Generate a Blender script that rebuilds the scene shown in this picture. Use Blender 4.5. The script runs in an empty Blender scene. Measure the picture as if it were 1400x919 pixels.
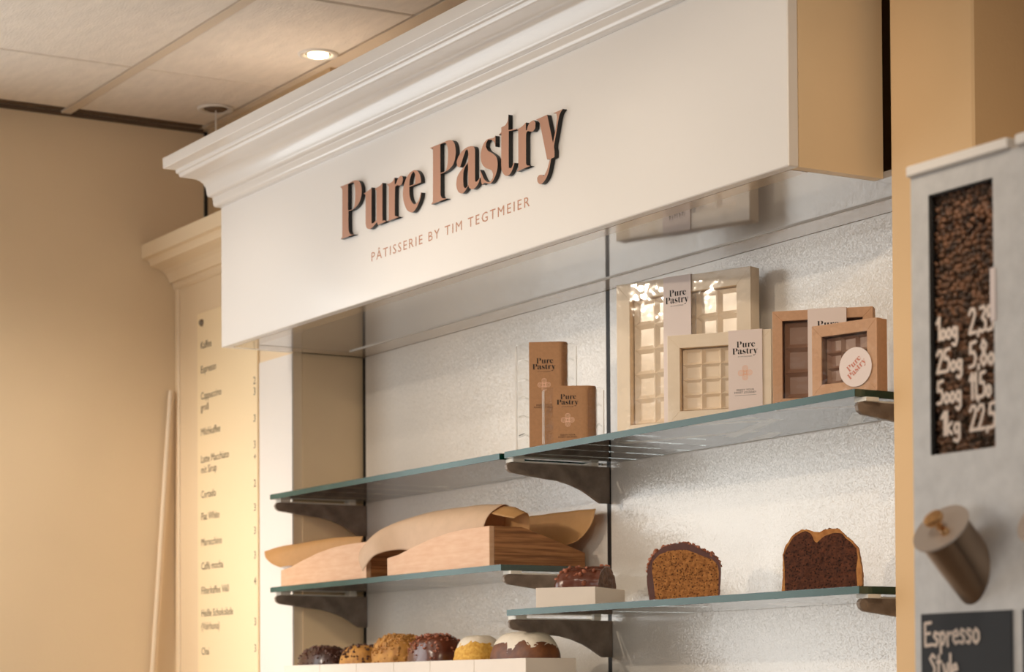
import bpy, bmesh, math, random
from mathutils import Vector, Matrix, noise

# ------------------------------------------------------------------ camera, world, light, exposure
scene = bpy.context.scene
COL = scene.collection
CAM_Z = 1.55
YAW, PITCH, ROLL = 0.54114958, 0.02419807, -0.00585868
fwd = Vector((-math.cos(YAW) * math.cos(PITCH), math.sin(YAW) * math.cos(PITCH), math.sin(PITCH)))
r0 = fwd.cross(Vector((0, 0, 1))).normalized()
u0 = r0.cross(fwd)
right = math.cos(ROLL) * r0 + math.sin(ROLL) * u0
up = -math.sin(ROLL) * r0 + math.cos(ROLL) * u0
cam = bpy.data.cameras.new('camera')
cam_ob = bpy.data.objects.new('camera', cam)
COL.objects.link(cam_ob)
M = Matrix((right, up, -fwd)).transposed().to_4x4()
M.translation = (0, 0, CAM_Z)
cam_ob.matrix_world = M
cam.sensor_width = 36
cam.sensor_fit = 'HORIZONTAL'
cam.lens = 3186.49 / 1400 * 36
cam.shift_y = (874.34 - 459.5) / 1400
cam.clip_start = .05
cam.dof.use_dof = True
cam.dof.focus_distance = 3.5
cam.dof.aperture_fstop = 7.5
scene.camera = cam_ob

scene.view_settings.view_transform = 'Standard'
scene.view_settings.look = 'None'
scene.view_settings.gamma = 1
scene.view_settings.use_curve_mapping = False
scene.view_settings.exposure = 0.12

world = bpy.data.worlds.new('room_ambient')
scene.world = world
world.use_nodes = True
bg = world.node_tree.nodes['Background']
bg.inputs[0].default_value = (1.0, .98, .94, 1)
bg.inputs[1].default_value = .52


def area_light(name, loc, target, sx, sy, power, color):
    l = bpy.data.lights.new(name, 'AREA')
    l.shape = 'RECTANGLE'
    l.size, l.size_y = sx, sy
    l.energy = power
    l.color = color
    o = bpy.data.objects.new(name, l)
    COL.objects.link(o)
    o.location = loc
    o.rotation_euler = (Vector(target) - Vector(loc)).to_track_quat('-Z', 'Y').to_euler()
    return o


# daylight through the shop window in the left wall, and through the shop front behind the camera
area_light('window_daylight', (-4.86, .70, 1.75), (-2.5, .70, 1.75), 1.5, 1.5, 17, (.94, .98, 1.0))
area_light('shop_front_daylight', (-3.2, -3.6, 1.6), (-3.4, 2.0, 1.9), 3.6, 2.0, 30, (1.0, .98, .95))

# ------------------------------------------------------------------ helpers


def lin(c):
    return tuple((v / 255 / 12.92 if v / 255 <= .04045 else ((v / 255 + .055) / 1.055) ** 2.4) for v in c)


MATS = {}


def mat(name, rgb, rough=.5, metal=0., var=0., var_scale=8., stretch=(1, 1, 1), rgb2=None, bump=0., bump_scale=200.,
        bump_dist=.002, coat=0., spec=.5, detail=4., bump_stretch=None, contrast=(.3, .7), sheen=0.):
    """Principled surface with an object-space noise colour variation and noise relief."""
    m = bpy.data.materials.new(name)
    m.use_nodes = True
    nt = m.node_tree
    N, L = nt.nodes, nt.links
    p = N['Principled BSDF']
    base = lin(rgb)
    p.inputs['Roughness'].default_value = rough
    p.inputs['Metallic'].default_value = metal
    p.inputs['Specular IOR Level'].default_value = spec
    p.inputs['Coat Weight'].default_value = coat
    p.inputs['Coat Roughness'].default_value = .08
    p.inputs['Base Color'].default_value = (*base, 1)
    tc = N.new('ShaderNodeTexCoord')
    if var > 0 or rgb2:
        mp = N.new('ShaderNodeMapping')
        mp.inputs['Scale'].default_value = stretch
        L.new(tc.outputs['Object'], mp.inputs[0])
        nz = N.new('ShaderNodeTexNoise')
        nz.inputs['Scale'].default_value = var_scale
        nz.inputs['Detail'].default_value = detail
        L.new(mp.outputs[0], nz.inputs[0])
        cr = N.new('ShaderNodeValToRGB')
        cr.color_ramp.elements[0].position, cr.color_ramp.elements[1].position = contrast
        b = lin(rgb2) if rgb2 else tuple(v * (1 - var) for v in base)
        cr.color_ramp.elements[0].color = (*b, 1)
        cr.color_ramp.elements[1].color = (*base, 1)
        L.new(nz.outputs[0], cr.inputs[0])
        L.new(cr.outputs[0], p.inputs['Base Color'])
    if bump > 0:
        mp2 = N.new('ShaderNodeMapping')
        mp2.inputs['Scale'].default_value = bump_stretch or stretch
        L.new(tc.outputs['Object'], mp2.inputs[0])
        n2 = N.new('ShaderNodeTexNoise')
        n2.inputs['Scale'].default_value = bump_scale
        n2.inputs['Detail'].default_value = 3
        L.new(mp2.outputs[0], n2.inputs[0])
        bp = N.new('ShaderNodeBump')
        bp.inputs['Strength'].default_value = bump
        bp.inputs['Distance'].default_value = bump_dist
        L.new(n2.outputs[0], bp.inputs['Height'])
        L.new(bp.outputs[0], p.inputs['Normal'])
    MATS[name] = m
    return m


def clear_mat(name, tint, ior=1.5, rough=.02, bump=0., bump_scale=40.):
    """Thin clear sheet: transparent with a Fresnel gloss."""
    m = bpy.data.materials.new(name)
    m.use_nodes = True
    nt = m.node_tree
    N, L = nt.nodes, nt.links
    N.remove(N['Principled BSDF'])
    out = N['Material Output']
    tr = N.new('ShaderNodeBsdfTransparent')
    tr.inputs[0].default_value = (*tint, 1)
    gl = N.new('ShaderNodeBsdfGlossy')
    gl.inputs['Roughness'].default_value = rough
    gl.inputs['Color'].default_value = (1, 1, 1, 1)
    fr = N.new('ShaderNodeFresnel')
    fr.inputs[0].default_value = ior
    mx = N.new('ShaderNodeMixShader')
    L.new(fr.outputs[0], mx.inputs[0])
    L.new(tr.outputs[0], mx.inputs[1])
    L.new(gl.outputs[0], mx.inputs[2])
    L.new(mx.outputs[0], out.inputs[0])
    if bump > 0:
        tc = N.new('ShaderNodeTexCoord')
        n2 = N.new('ShaderNodeTexNoise')
        n2.inputs['Scale'].default_value = bump_scale
        L.new(tc.outputs['Object'], n2.inputs[0])
        bp = N.new('ShaderNodeBump')
        bp.inputs['Strength'].default_value = bump
        bp.inputs['Distance'].default_value = .003
        L.new(n2.outputs[0], bp.inputs['Height'])
        L.new(bp.outputs[0], gl.inputs['Normal'])
        L.new(bp.outputs[0], fr.inputs['Normal'])
    MATS[name] = m
    return m


def paper_mat(name, rgb, trans=.35):
    m = bpy.data.materials.new(name)
    m.use_nodes = True
    nt = m.node_tree
    N, L = nt.nodes, nt.links
    p = N['Principled BSDF']
    p.inputs['Roughness'].default_value = .55
    tc = N.new('ShaderNodeTexCoord')
    nz = N.new('ShaderNodeTexNoise')
    nz.inputs['Scale'].default_value = 60
    nz.inputs['Detail'].default_value = 6
    L.new(tc.outputs['Object'], nz.inputs[0])
    cr = N.new('ShaderNodeValToRGB')
    c = lin(rgb)
    cr.color_ramp.elements[0].color = (c[0] * .86, c[1] * .84, c[2] * .8, 1)
    cr.color_ramp.elements[1].color = (*c, 1)
    L.new(nz.outputs[0], cr.inputs[0])
    L.new(cr.outputs[0], p.inputs['Base Color'])
    tl = N.new('ShaderNodeBsdfTranslucent')
    L.new(cr.outputs[0], tl.inputs[0])
    mx = N.new('ShaderNodeMixShader')
    mx.inputs[0].default_value = trans
    L.new(p.outputs[0], mx.inputs[1])
    L.new(tl.outputs[0], mx.inputs[2])
    L.new(mx.outputs[0], N['Material Output'].inputs[0])
    MATS[name] = m
    return m


def crumb_mat(name, rgb, dark, pore, scale=230., pore_size=.34):
    """Cake crumb: mottled colour with dark open pores that are also dents."""
    m = bpy.data.materials.new(name)
    m.use_nodes = True
    nt = m.node_tree
    N, L = nt.nodes, nt.links
    p = N['Principled BSDF']
    p.inputs['Roughness'].default_value = .85
    tc = N.new('ShaderNodeTexCoord')
    nz = N.new('ShaderNodeTexNoise')
    nz.inputs['Scale'].default_value = scale * .55
    nz.inputs['Detail'].default_value = 8
    nz.inputs['Roughness'].default_value = .7
    L.new(tc.outputs['Object'], nz.inputs[0])
    cr = N.new('ShaderNodeValToRGB')
    cr.color_ramp.elements[0].position, cr.color_ramp.elements[1].position = .34, .66
    cr.color_ramp.elements[0].color = (*lin(dark), 1)
    cr.color_ramp.elements[1].color = (*lin(rgb), 1)
    L.new(nz.outputs[0], cr.inputs[0])
    wob = N.new('ShaderNodeVectorMath')
    wob.operation = 'MULTIPLY_ADD'
    wob.inputs[1].default_value = (.006, .006, .006)
    L.new(nz.outputs['Color'], wob.inputs[0])
    L.new(tc.outputs['Object'], wob.inputs[2])
    vo = N.new('ShaderNodeTexVoronoi')
    vo.inputs['Scale'].default_value = scale
    L.new(wob.outputs[0], vo.inputs['Vector'])
    pr = N.new('ShaderNodeValToRGB')
    pr.color_ramp.elements[0].position, pr.color_ramp.elements[1].position = pore_size * .35, pore_size
    L.new(vo.outputs['Distance'], pr.inputs[0])
    mx = N.new('ShaderNodeMixRGB')
    mx.inputs[1].default_value = (*lin(pore), 1)
    L.new(pr.outputs[0], mx.inputs[0])
    L.new(cr.outputs[0], mx.inputs[2])
    L.new(mx.outputs[0], p.inputs['Base Color'])
    bp = N.new('ShaderNodeBump')
    bp.inputs['Strength'].default_value = .8
    bp.inputs['Distance'].default_value = .002
    L.new(pr.outputs[0], bp.inputs['Height'])
    L.new(bp.outputs[0], p.inputs['Normal'])
    MATS[name] = m
    return m


def emit_mat(name, rgb, strength):
    m = bpy.data.materials.new(name)
    m.use_nodes = True
    p = m.node_tree.nodes['Principled BSDF']
    p.inputs['Base Color'].default_value = (.9, .85, .75, 1)
    p.inputs['Emission Color'].default_value = (*rgb, 1)
    p.inputs['Emission Strength'].default_value = strength
    MATS[name] = m
    return m


def mesh_ob(name, me, m, parent=None, loc=None, rot=None):
    o = bpy.data.objects.new(name, me)
    COL.objects.link(o)
    if m is not None:
        ms = m if isinstance(m, (list, tuple)) else [m]
        if len(me.materials) == 0:
            for k in ms:
                me.materials.append(MATS[k])
    if parent is not None:
        o.parent = parent
    if loc:
        o.location = loc
    if rot:
        o.rotation_euler = rot
    return o


def tag(o, label, cat, group=None):
    o['label'] = label
    o['category'] = cat
    if group:
        o['group'] = group
    return o


def struct(o):
    o['kind'] = 'structure'
    return o


def stuff(o):
    o['kind'] = 'stuff'
    return o


def thing(name, label, cat, loc=(0, 0, 0), rz=0., group=None):
    o = bpy.data.objects.new(name, None)
    o.empty_display_size = .05
    COL.objects.link(o)
    o.location = loc
    o.rotation_euler = (0, 0, rz)
    return tag(o, label, cat, group)


def bm_mesh(bm, name, smooth=False, auto=None):
    bmesh.ops.recalc_face_normals(bm, faces=bm.faces)
    me = bpy.data.meshes.new(name)
    bm.to_mesh(me)
    bm.free()
    if smooth:
        for p in me.polygons:
            p.use_smooth = True
    if auto:
        me.set_sharp_from_angle(angle=math.radians(auto))
    return me


def add_box(bm, a, b):
    vs = [bm.verts.new((x, y, z)) for x in (a[0], b[0]) for y in (a[1], b[1]) for z in (a[2], b[2])]
    for f in ((0, 1, 3, 2), (4, 6, 7, 5), (0, 4, 5, 1), (2, 3, 7, 6), (0, 2, 6, 4), (1, 5, 7, 3)):
        bm.faces.new([vs[i] for i in f])
    return vs


def box_mesh(a, b, bevel=0., seg=1, name='box'):
    bm = bmesh.new()
    add_box(bm, a, b)
    if bevel > 0:
        bmesh.ops.bevel(bm, geom=list(bm.edges), offset=bevel, segments=seg, affect='EDGES', profile=.5)
    return bm_mesh(bm, name)


def part_box(name, a, b, m, parent=None, bevel=0., seg=1):
    return mesh_ob(name, box_mesh(a, b, bevel, seg, name), m, parent)


def extrude_poly(bm, pts, fn, d0, d1):
    """Prism: 2D points, fn(u, v, d) -> 3D."""
    A = [bm.verts.new(fn(u, v, d0)) for u, v in pts]
    B = [bm.verts.new(fn(u, v, d1)) for u, v in pts]
    n = len(pts)
    bm.faces.new(A)
    bm.faces.new(B[::-1])
    for i in range(n):
        j = (i + 1) % n
        bm.faces.new((A[i], B[i], B[j], A[j]))


def add_tube(bm, pts, r, n=10, cap=True):
    rings = []
    pts = [Vector(p) for p in pts]
    for i, p in enumerate(pts):
        d = (pts[min(i + 1, len(pts) - 1)] - pts[max(i - 1, 0)]).normalized()
        a = d.cross(Vector((0, 0, 1)))
        if a.length < .1:
            a = d.cross(Vector((1, 0, 0)))
        a.normalize()
        b = d.cross(a)
        rr = r[i] if isinstance(r, (list, tuple)) else r
        rings.append([bm.verts.new(p + rr * (math.cos(t) * a + math.sin(t) * b)) for t in [2 * math.pi * k / n for k in range(n)]])
    for A, B in zip(rings, rings[1:]):
        for k in range(n):
            bm.faces.new((A[k], A[(k + 1) % n], B[(k + 1) % n], B[k]))
    if cap:
        bm.faces.new(rings[0][::-1])
        bm.faces.new(rings[-1])


def add_lathe(bm, prof, c=(0, 0, 0), n=32, axis='Z'):
    rings = []
    for r, z in prof:
        ring = []
        for k in range(n):
            t = 2 * math.pi * k / n
            v = (r * math.cos(t), r * math.sin(t), z)
            ring.append(bm.verts.new((v[0] + c[0], v[1] + c[1], v[2] + c[2])))
        rings.append(ring)
    for A, B in zip(rings, rings[1:]):
        for k in range(n):
            bm.faces.new((A[k], A[(k + 1) % n], B[(k + 1) % n], B[k]))
    bm.faces.new(rings[0][::-1])
    bm.faces.new(rings[-1])


def grid_mesh(fn, nu, nv, name='sheet', thick=0.):
    bm = bmesh.new()
    vs = [[bm.verts.new(fn(i / nu, j / nv)) for j in range(nv + 1)] for i in range(nu + 1)]
    for i in range(nu):
        for j in range(nv):
            bm.faces.new((vs[i][j], vs[i + 1][j], vs[i + 1][j + 1], vs[i][j + 1]))
    bmesh.ops.recalc_face_normals(bm, faces=bm.faces)
    if thick:
        bmesh.ops.solidify(bm, geom=list(bm.faces), thickness=thick)
    return bm_mesh(bm, name, smooth=True)


def smooth_loop(pts, sub=3, corner=38.):
    """Catmull-Rom through a closed outline; sharp corners stay."""
    P = [Vector(p) for p in pts]
    n = len(P)
    sharp = []
    for i in range(n):
        a = P[i] - P[i - 1]
        b = P[(i + 1) % n] - P[i]
        sharp.append(abs(math.degrees(a.angle_signed(b, 0))) > corner)
    out = []
    for i in range(n):
        j = (i + 1) % n
        out.append(tuple(P[i]))
        if sharp[i] and sharp[j]:
            continue
        m0 = (P[j] - P[i]) if sharp[i] else (P[j] - P[i - 1]) * .5
        m1 = (P[j] - P[i]) if sharp[j] else (P[(j + 1) % n] - P[i]) * .5
        for k in range(1, sub):
            t = k / sub
            h = (2 * t ** 3 - 3 * t * t + 1) * P[i] + (t ** 3 - 2 * t * t + t) * m0 + (-2 * t ** 3 + 3 * t * t) * P[j] + (t ** 3 - t * t) * m1
            out.append(tuple(h))
    return out


def curve_mesh(loops, extrude=0., name='outline'):
    """Filled 2D outlines (with holes) as a mesh in the local XY plane."""
    cu = bpy.data.curves.new(name, 'CURVE')
    cu.dimensions = '2D'
    cu.fill_mode = 'BOTH'
    cu.extrude = extrude
    for lp in loops:
        s = cu.splines.new('POLY')
        s.points.add(len(lp) - 1)
        for q, p in zip(s.points, lp):
            q.co = (p[0], p[1], 0, 1)
        s.use_cyclic_u = True
    o = bpy.data.objects.new(name, cu)
    me = bpy.data.meshes.new_from_object(o)
    bpy.data.objects.remove(o)
    bpy.data.curves.remove(cu)
    me.name = name
    return me


def text_mesh(txt, size, align='LEFT', width=None, spacing=1., name='lettering', line=1.):
    cu = bpy.data.curves.new(name, 'FONT')
    cu.body = txt
    cu.size = size
    cu.align_x = align
    cu.space_character = spacing
    cu.space_line = line
    cu.resolution_u = 2
    o = bpy.data.objects.new(name, cu)
    COL.objects.link(o)
    dg = bpy.context.evaluated_depsgraph_get()
    me = bpy.data.meshes.new_from_object(o.evaluated_get(dg))
    bpy.data.objects.remove(o)
    bpy.data.curves.remove(cu)
    me.name = name
    if width and len(me.vertices):
        xs = [v.co.x for v in me.vertices]
        k = width / (max(xs) - min(xs))
        x0 = min(xs) if align == 'LEFT' else (min(xs) + max(xs)) / 2
        for v in me.vertices:
            v.co.x = (v.co.x - x0) * k
    return me


FRONT = (math.pi / 2, 0, 0)      # local XY plane stood up to face -Y


def stroke_mesh(strokes, w, name='handwriting'):
    """Handwriting: polylines in the XY plane as flat ribbons with round joints."""
    bm = bmesh.new()
    lift = 0.
    for st in strokes:
        P = [Vector((p[0], p[1], 0)) for p in st]
        for a, b in zip(P, P[1:]):
            d = b - a
            if d.length < 1e-7:
                continue
            nrm = Vector((-d.y, d.x, 0)).normalized() * w / 2
            lift += 1e-5
            up_ = Vector((0, 0, lift))
            bm.faces.new([bm.verts.new(q + up_) for q in (a - nrm, b - nrm, b + nrm, a + nrm)])
        for q in P:
            lift += 1e-5
            bm.faces.new([bm.verts.new(q + Vector((math.cos(t) * w / 2, math.sin(t) * w / 2, lift))) for t in [k * math.pi / 4 for k in range(8)]])
    return bm_mesh(bm, name)


rnd = random.Random(7)

# ------------------------------------------------------------------ materials
mat('wall_paint', (232, 208, 174), .75, var=.05, var_scale=3, bump=.12, bump_scale=180)
mat('pier_paint', (228, 190, 142), .75, var=.05, var_scale=3, bump=.12, bump_scale=180)
mat('back_wall_paint', (190, 160, 122), .8, var=.05, var_scale=3)
mat('dark_gap', (28, 22, 18), .8)
mat('tile_face', (240, 228, 214), .9, var=.10, var_scale=14, stretch=(1, 3.5, 1), bump=.55, bump_scale=70, bump_stretch=(1, 4, 1), bump_dist=.004)
mat('grid_metal', (216, 198, 176), .6)
mat('floor_oak', (150, 128, 104), .45, var=.35, var_scale=5, stretch=(1, 10, 1))
mat('white_lacquer', (236, 230, 224), .32, coat=.15)
mat('cornice_white', (232, 224, 216), .22, coat=.35, bump=.04, bump_scale=60)
mat('cream_lacquer', (238, 214, 180), .4, coat=.1)
mat('side_tan', (240, 212, 172), .45, var=.06, var_scale=6)
mat('soffit_frame', (186, 166, 144), .14, coat=.6)
mat('soffit_gloss', (150, 142, 136), .05, coat=1., bump=.02, bump_scale=300)
mat('aluminium', (190, 180, 168), .5, metal=.3)
mat('upright_black', (24, 20, 18), .5, metal=.2)
mat('raw_steel', (152, 136, 122), .4, metal=.1, rgb2=(112, 96, 84), var_scale=38, bump=.25, bump_scale=120, detail=7)
mat('clip_plastic', (226, 220, 208), .4)
mat('glass_edge', (66, 98, 92), .2, spec=.3, var=.4, var_scale=6)
mat('glass_end', (10, 62, 50), .06, coat=1., var=.5, var_scale=25)
clear_mat('shelf_glass', (.93, .965, .945), 1.5, .015)
clear_mat('clear_plastic', (.965, .96, .95), 1.42, .06, bump=.25, bump_scale=60)
clear_mat('clear_film', (.97, .96, .95), 1.42, .05, bump=.35, bump_scale=28)
clear_mat('dispenser_pane_clear', (.98, .98, .97), 1.16, .05)
mat('letter_copper', (184, 137, 113), .45, metal=.15)
mat('crumb_glazed', (128, 88, 64), .6, rgb2=(62, 36, 26), var_scale=90, detail=6, bump=.9, bump_scale=130)
mat('plastic_highlight', (236, 230, 222), .12, coat=.8)
mat('letter_black', (18, 15, 14), .45)
mat('print_copper', (190, 136, 108), .6)
mat('print_black', (34, 26, 24), .7)
mat('print_brown', (88, 68, 56), .8)
mat('print_rose', (206, 128, 108), .7)
mat('foil_peach', (240, 190, 158), .4)
mat('menu_cream', (250, 226, 186), .35, coat=.15)
mat('card_cream', (246, 228, 204), .6, var=.05, var_scale=30)
mat('card_white', (236, 222, 208), .6, var=.04, var_scale=20)
mat('card_inner', (246, 220, 188), .6, var=.05, var_scale=20)
mat('label_paper', (232, 214, 206), .6)
mat('kraft_box', (214, 168, 132), .7, var=.1, var_scale=220, detail=8)
mat('kraft', (188, 138, 96), .7, var=.12, var_scale=220, detail=8)
mat('kraft_dark', (150, 116, 98), .7, var=.12, var_scale=120)
mat('cream_insert', (248, 228, 202), .22, coat=.6, bump=.15, bump_scale=40)
mat('brown_insert', (158, 122, 102), .35, coat=.4)
mat('oak_front', (226, 184, 148), .5, rgb2=(214, 164, 126), var_scale=9, stretch=(2.5, 1, 16), detail=6, bump=.06, bump_scale=120, bump_stretch=(3, 1, 18))
mat('oak_shaded', (184, 126, 76), .5, rgb2=(124, 76, 38), var_scale=7, stretch=(1, 1.6, 34), detail=5, contrast=(.35, .62))  # same oak, darker: shade of the end faces put into the colour
paper_mat('baking_paper', (226, 178, 118), .4)
paper_mat('baking_paper_lit', (240, 208, 176), .3)  # same paper, paler: light on the curled sheet put into the colour
mat('galvanised', (220, 217, 214), .4, metal=.5, var=.14, var_scale=55, detail=8, bump=.08, bump_scale=160)
mat('lid_plastic', (226, 218, 210), .4)
mat('bean', (150, 104, 76), .4, rgb2=(62, 40, 30), var_scale=100, coat=.2, contrast=(.38, .62), detail=1)
mat('chute_steel', (160, 138, 118), .28, metal=.95, var=.2, var_scale=14)
mat('lid_steel', (196, 182, 170), .38, metal=.5)
mat('knob_brass', (222, 178, 128), .2, metal=1.)
mat('slate_black', (52, 52, 54), .7, var=.08, var_scale=30)
mat('chalk', (236, 216, 200), .9)
mat('pole_white', (226, 204, 176), .4)
mat('counter_white', (222, 206, 186), .35)
mat('icing_white', (236, 222, 202), .5, var=.12, var_scale=60, bump=.4, bump_scale=70)
mat('glaze_milk', (108, 56, 38), .26, var=.35, var_scale=22, bump=.35, bump_scale=55, coat=.35)
mat('glaze_dark', (64, 34, 26), .34, var=.4, var_scale=30, bump=.6, bump_scale=80, coat=.2)
mat('nut_red', (186, 112, 80), .45, var=.4, var_scale=120)
mat('nut_dark', (92, 52, 36), .45, var=.4, var_scale=120)
mat('nut_gold', (208, 150, 78), .55, var=.35, var_scale=90)
crumb_mat('crumb_brown', (208, 142, 78), (138, 82, 38), (84, 46, 22), 260)
crumb_mat('crumb_dark', (112, 62, 40), (58, 30, 20), (34, 17, 12), 260)
mat('crumb_yellow', (236, 190, 92), .85, rgb2=(202, 140, 50), var_scale=180, detail=6, bump=.8, bump_scale=200)
mat('crust_orange', (214, 152, 84), .7, rgb2=(160, 96, 48), var_scale=70, bump=.5, bump_scale=120)
mat('crust_brown', (128, 74, 36), .55, rgb2=(84, 42, 22), var_scale=50, bump=.4, bump_scale=120)
mat('crust_gold', (206, 148, 68), .7, rgb2=(160, 104, 44), var_scale=60, bump=.9, bump_scale=110)
mat('lamp_ring', (222, 214, 204), .35)
mat('dark_brown', (104, 82, 62), .6)
mat('steel_screw', (130, 116, 100), .4, metal=.6)
emit_mat('lamp_glow', (1.0, .82, .55), 9.)

# pearl laminate of the niche: fine flakes that catch the lamps
m = mat('pearl_laminate', (226, 218, 208), .26, metal=.15, coat=.35, var=.05, var_scale=4)
nt = m.node_tree
p = nt.nodes['Principled BSDF']
p.inputs['Coat Roughness'].default_value = .10
tc = nt.nodes.new('ShaderNodeTexCoord')
vo = nt.nodes.new('ShaderNodeTexVoronoi')
vo.inputs['Scale'].default_value = 680
nt.links.new(tc.outputs['Object'], vo.inputs['Vector'])
mixv = nt.nodes.new('ShaderNodeMixRGB')
mixv.inputs[0].default_value = .055
geo = nt.nodes.new('ShaderNodeNewGeometry')
sub = nt.nodes.new('ShaderNodeVectorMath')
sub.operation = 'SUBTRACT'
sub.inputs[1].default_value = (.5, .5, .5)
nt.links.new(vo.outputs['Color'], sub.inputs[0])
sc = nt.nodes.new('ShaderNodeVectorMath')
sc.operation = 'SCALE'
sc.inputs['Scale'].default_value = .20
nt.links.new(sub.outputs[0], sc.inputs[0])
ad = nt.nodes.new('ShaderNodeVectorMath')
ad.operation = 'ADD'
nt.links.new(geo.outputs['Normal'], ad.inputs[0])
nt.links.new(sc.outputs[0], ad.inputs[1])
nr = nt.nodes.new('ShaderNodeVectorMath')
nr.operation = 'NORMALIZE'
nt.links.new(ad.outputs[0], nr.inputs[0])
nt.links.new(nr.outputs[0], p.inputs['Normal'])
nt.nodes.remove(mixv)

# ------------------------------------------------------------------ the room
XE = -4.9333            # left end wall
ZC = 2.853              # ceiling
YB = 2.2363             # back of the niche
YM = 2.076              # front of the panelled cabinet
ZS = 2.2577             # underside of the canopy
bm = bmesh.new()
add_box(bm, (-5.05, -4.2, -.03), (2.5, 2.5, 0))
struct(mesh_ob('floor', bm_mesh(bm, 'floor'), 'floor_oak'))

# left end wall with a shop window outside the view
bm = bmesh.new()
add_box(bm, (XE - .12, 1.5, 0), (XE, 2.45, ZC + .03))
add_box(bm, (XE - .12, -.1, 0), (XE, 1.5, .9))
add_box(bm, (XE - .12, -.1, 2.6), (XE, 1.5, ZC + .03))
add_box(bm, (XE - .12, -4.2, 0), (XE, -.1, ZC + .03))
struct(mesh_ob('wall_left', bm_mesh(bm, 'wall_left'), 'wall_paint'))
bm = bmesh.new()
for a, b in (((-.1, .9), (1.5, .95)), ((-.1, 2.55), (1.5, 2.6)), ((-.1, .95), (-.05, 2.55)), ((1.45, .95), (1.5, 2.55)), ((.68, .95), (.72, 2.55))):
    add_box(bm, (XE - .09, a[0], a[1]), (XE - .03, b[0], b[1]))
win = struct(mesh_ob('window_1', bm_mesh(bm, 'window_1'), 'white_lacquer'))
for ya, yb in ((-.05, .68), (.72, 1.45)):
    part_box('pane', (XE - .063, ya, .95), (XE - .057, yb, 2.55), 'dispenser_pane_clear', win)

bm = bmesh.new()
add_box(bm, (XE, 2.153, 2.3), (-4.30, 2.20, ZC + .03))
add_box(bm, (XE, 2.245, 0), (2.5, 2.33, ZC + .03))
struct(mesh_ob('wall_back', bm_mesh(bm, 'wall_back'), 'back_wall_paint'))
struct(part_box('gap_strip_1', (XE, 2.1455, 2.575), (XE + .004, 2.153, ZC - .002), 'dark_gap'))  # solid dark strip painted for the shaded gap in the corner

# right pier that closes the niche
struct(part_box('wall_right', (-2.426, 2.06, 0), (-2.261, 2.245, ZC + .02), 'pier_paint', bevel=.003))

# ceiling: slab, lay-in tiles one by one, grid bars
ceil = struct(part_box('ceiling', (-5.05, -4.2, ZC + .03), (2.5, 2.45, ZC + .06), 'dark_gap'))
xs = [-4.888, -4.5036] + [-3.894 + .61 * k for k in range(9)]
ys = [(1.824, 2.130)] + [(1.80 - .61 * (k + 1) + .012 * (k > 0), 1.80 - .61 * k - .012 * (k > 0)) for k in range(5)]
tile_cache = {}
for (ya, yb) in ys:
    for xa, xb in zip(xs, xs[1:]):
        w, d = round(xb - xa - .0065, 4), round(yb - ya - .003, 4)
        if (w, d) not in tile_cache:
            tile_cache[(w, d)] = box_mesh((0, 0, 0), (w, d, .018), .0025, 1, 'ceiling_tile')
        mesh_ob('ceiling_tile', tile_cache[(w, d)], 'tile_face', ceil, (xa + .0032, ya + .0015, ZC + rnd.uniform(0, .0015)))
for ya, yb in [(1.8005, 1.8235)] + [(1.80 - .61 * k - .012, 1.80 - .61 * k + .012) for k in range(1, 5)]:
    part_box('grid_bar', (-4.93, ya, ZC - .001), (.99, yb, ZC + .012), 'grid_metal', ceil)
part_box('edge_strip', (XE + .018, 2.134, ZC + .001), (.99, 2.245, ZC + .012), 'grid_metal', ceil)
part_box('wall_angle', (XE + .004, -4.0, ZC + .004), (-4.905, 2.13, ZC + .012), 'dark_brown', ceil)  # angle coloured dark to deepen the shade line along the wall
part_box('shade_strip', (XE + .0005, -4.0, ZC - .0065), (XE + .0035, 2.144, ZC + .003), 'dark_brown', ceil)  # solid brown strip standing in for shade between wall and ceiling

# back counter under the shelves (below the picture)
cnt = thing('back_counter', 'pale back counter under the glass shelves with a white worktop', 'counter', (0, 0, 0))
part_box('body', (-4.28, 1.85, 0), (-.9, 2.05, .90), 'counter_white', cnt)
part_box('worktop', (-4.29, 1.50, .90), (-.85, 2.055, .94), 'white_lacquer', cnt, .004)
part_box('plinth', (-4.27, 1.55, 0), (-.9, 1.85, .90), 'cream_lacquer', cnt)

# ------------------------------------------------------------------ panelled cabinet at the left with the menu
cab = thing('panelled_cabinet', 'cream panelled cabinet with moulded cornice beside the left wall', 'cabinet', (0, 0, 0))
part_box('front_panel', (-4.911, YM, 0), (-4.3215, YM + .02, 2.49), 'cream_lacquer', cab)
part_box('edge_stile', (XE + .001, YM - .004, 0), (-4.912, YM + .02, 2.484), 'cream_lacquer', cab, .002)
part_box('corner_post', (-4.478, YM - .0035, 0), (-4.3205, YM, 2.2555), 'white_lacquer', cab)
part_box('side_panel', (-4.3415, YM + .0205, 0), (-4.3205, YB, ZS - .0002), 'side_tan', cab)
prof = [(2.0765, 2.478), (2.0725, 2.478), (2.067, 2.4835), (2.0665, 2.494), (2.0585, 2.494), (2.0555, 2.503), (2.049, 2.513), (2.040, 2.520), (2.030, 2.524),
        (2.0125, 2.5285), (2.010, 2.536), (2.005, 2.542), (1.9913, 2.543), (1.9913, 2.5745), (2.0765, 2.5745)]
bm = bmesh.new()
extrude_poly(bm, prof, lambda u, v, d: (d, u, v), XE + .001, -4.3305)
mesh_ob('cornice', bm_mesh(bm, 'cornice'), 'cream_lacquer', cab)
part_box('top_board', (XE + .001, YM + .0205, 2.492), (-4.3305, 2.152, 2.572), 'cream_lacquer', cab)

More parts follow.
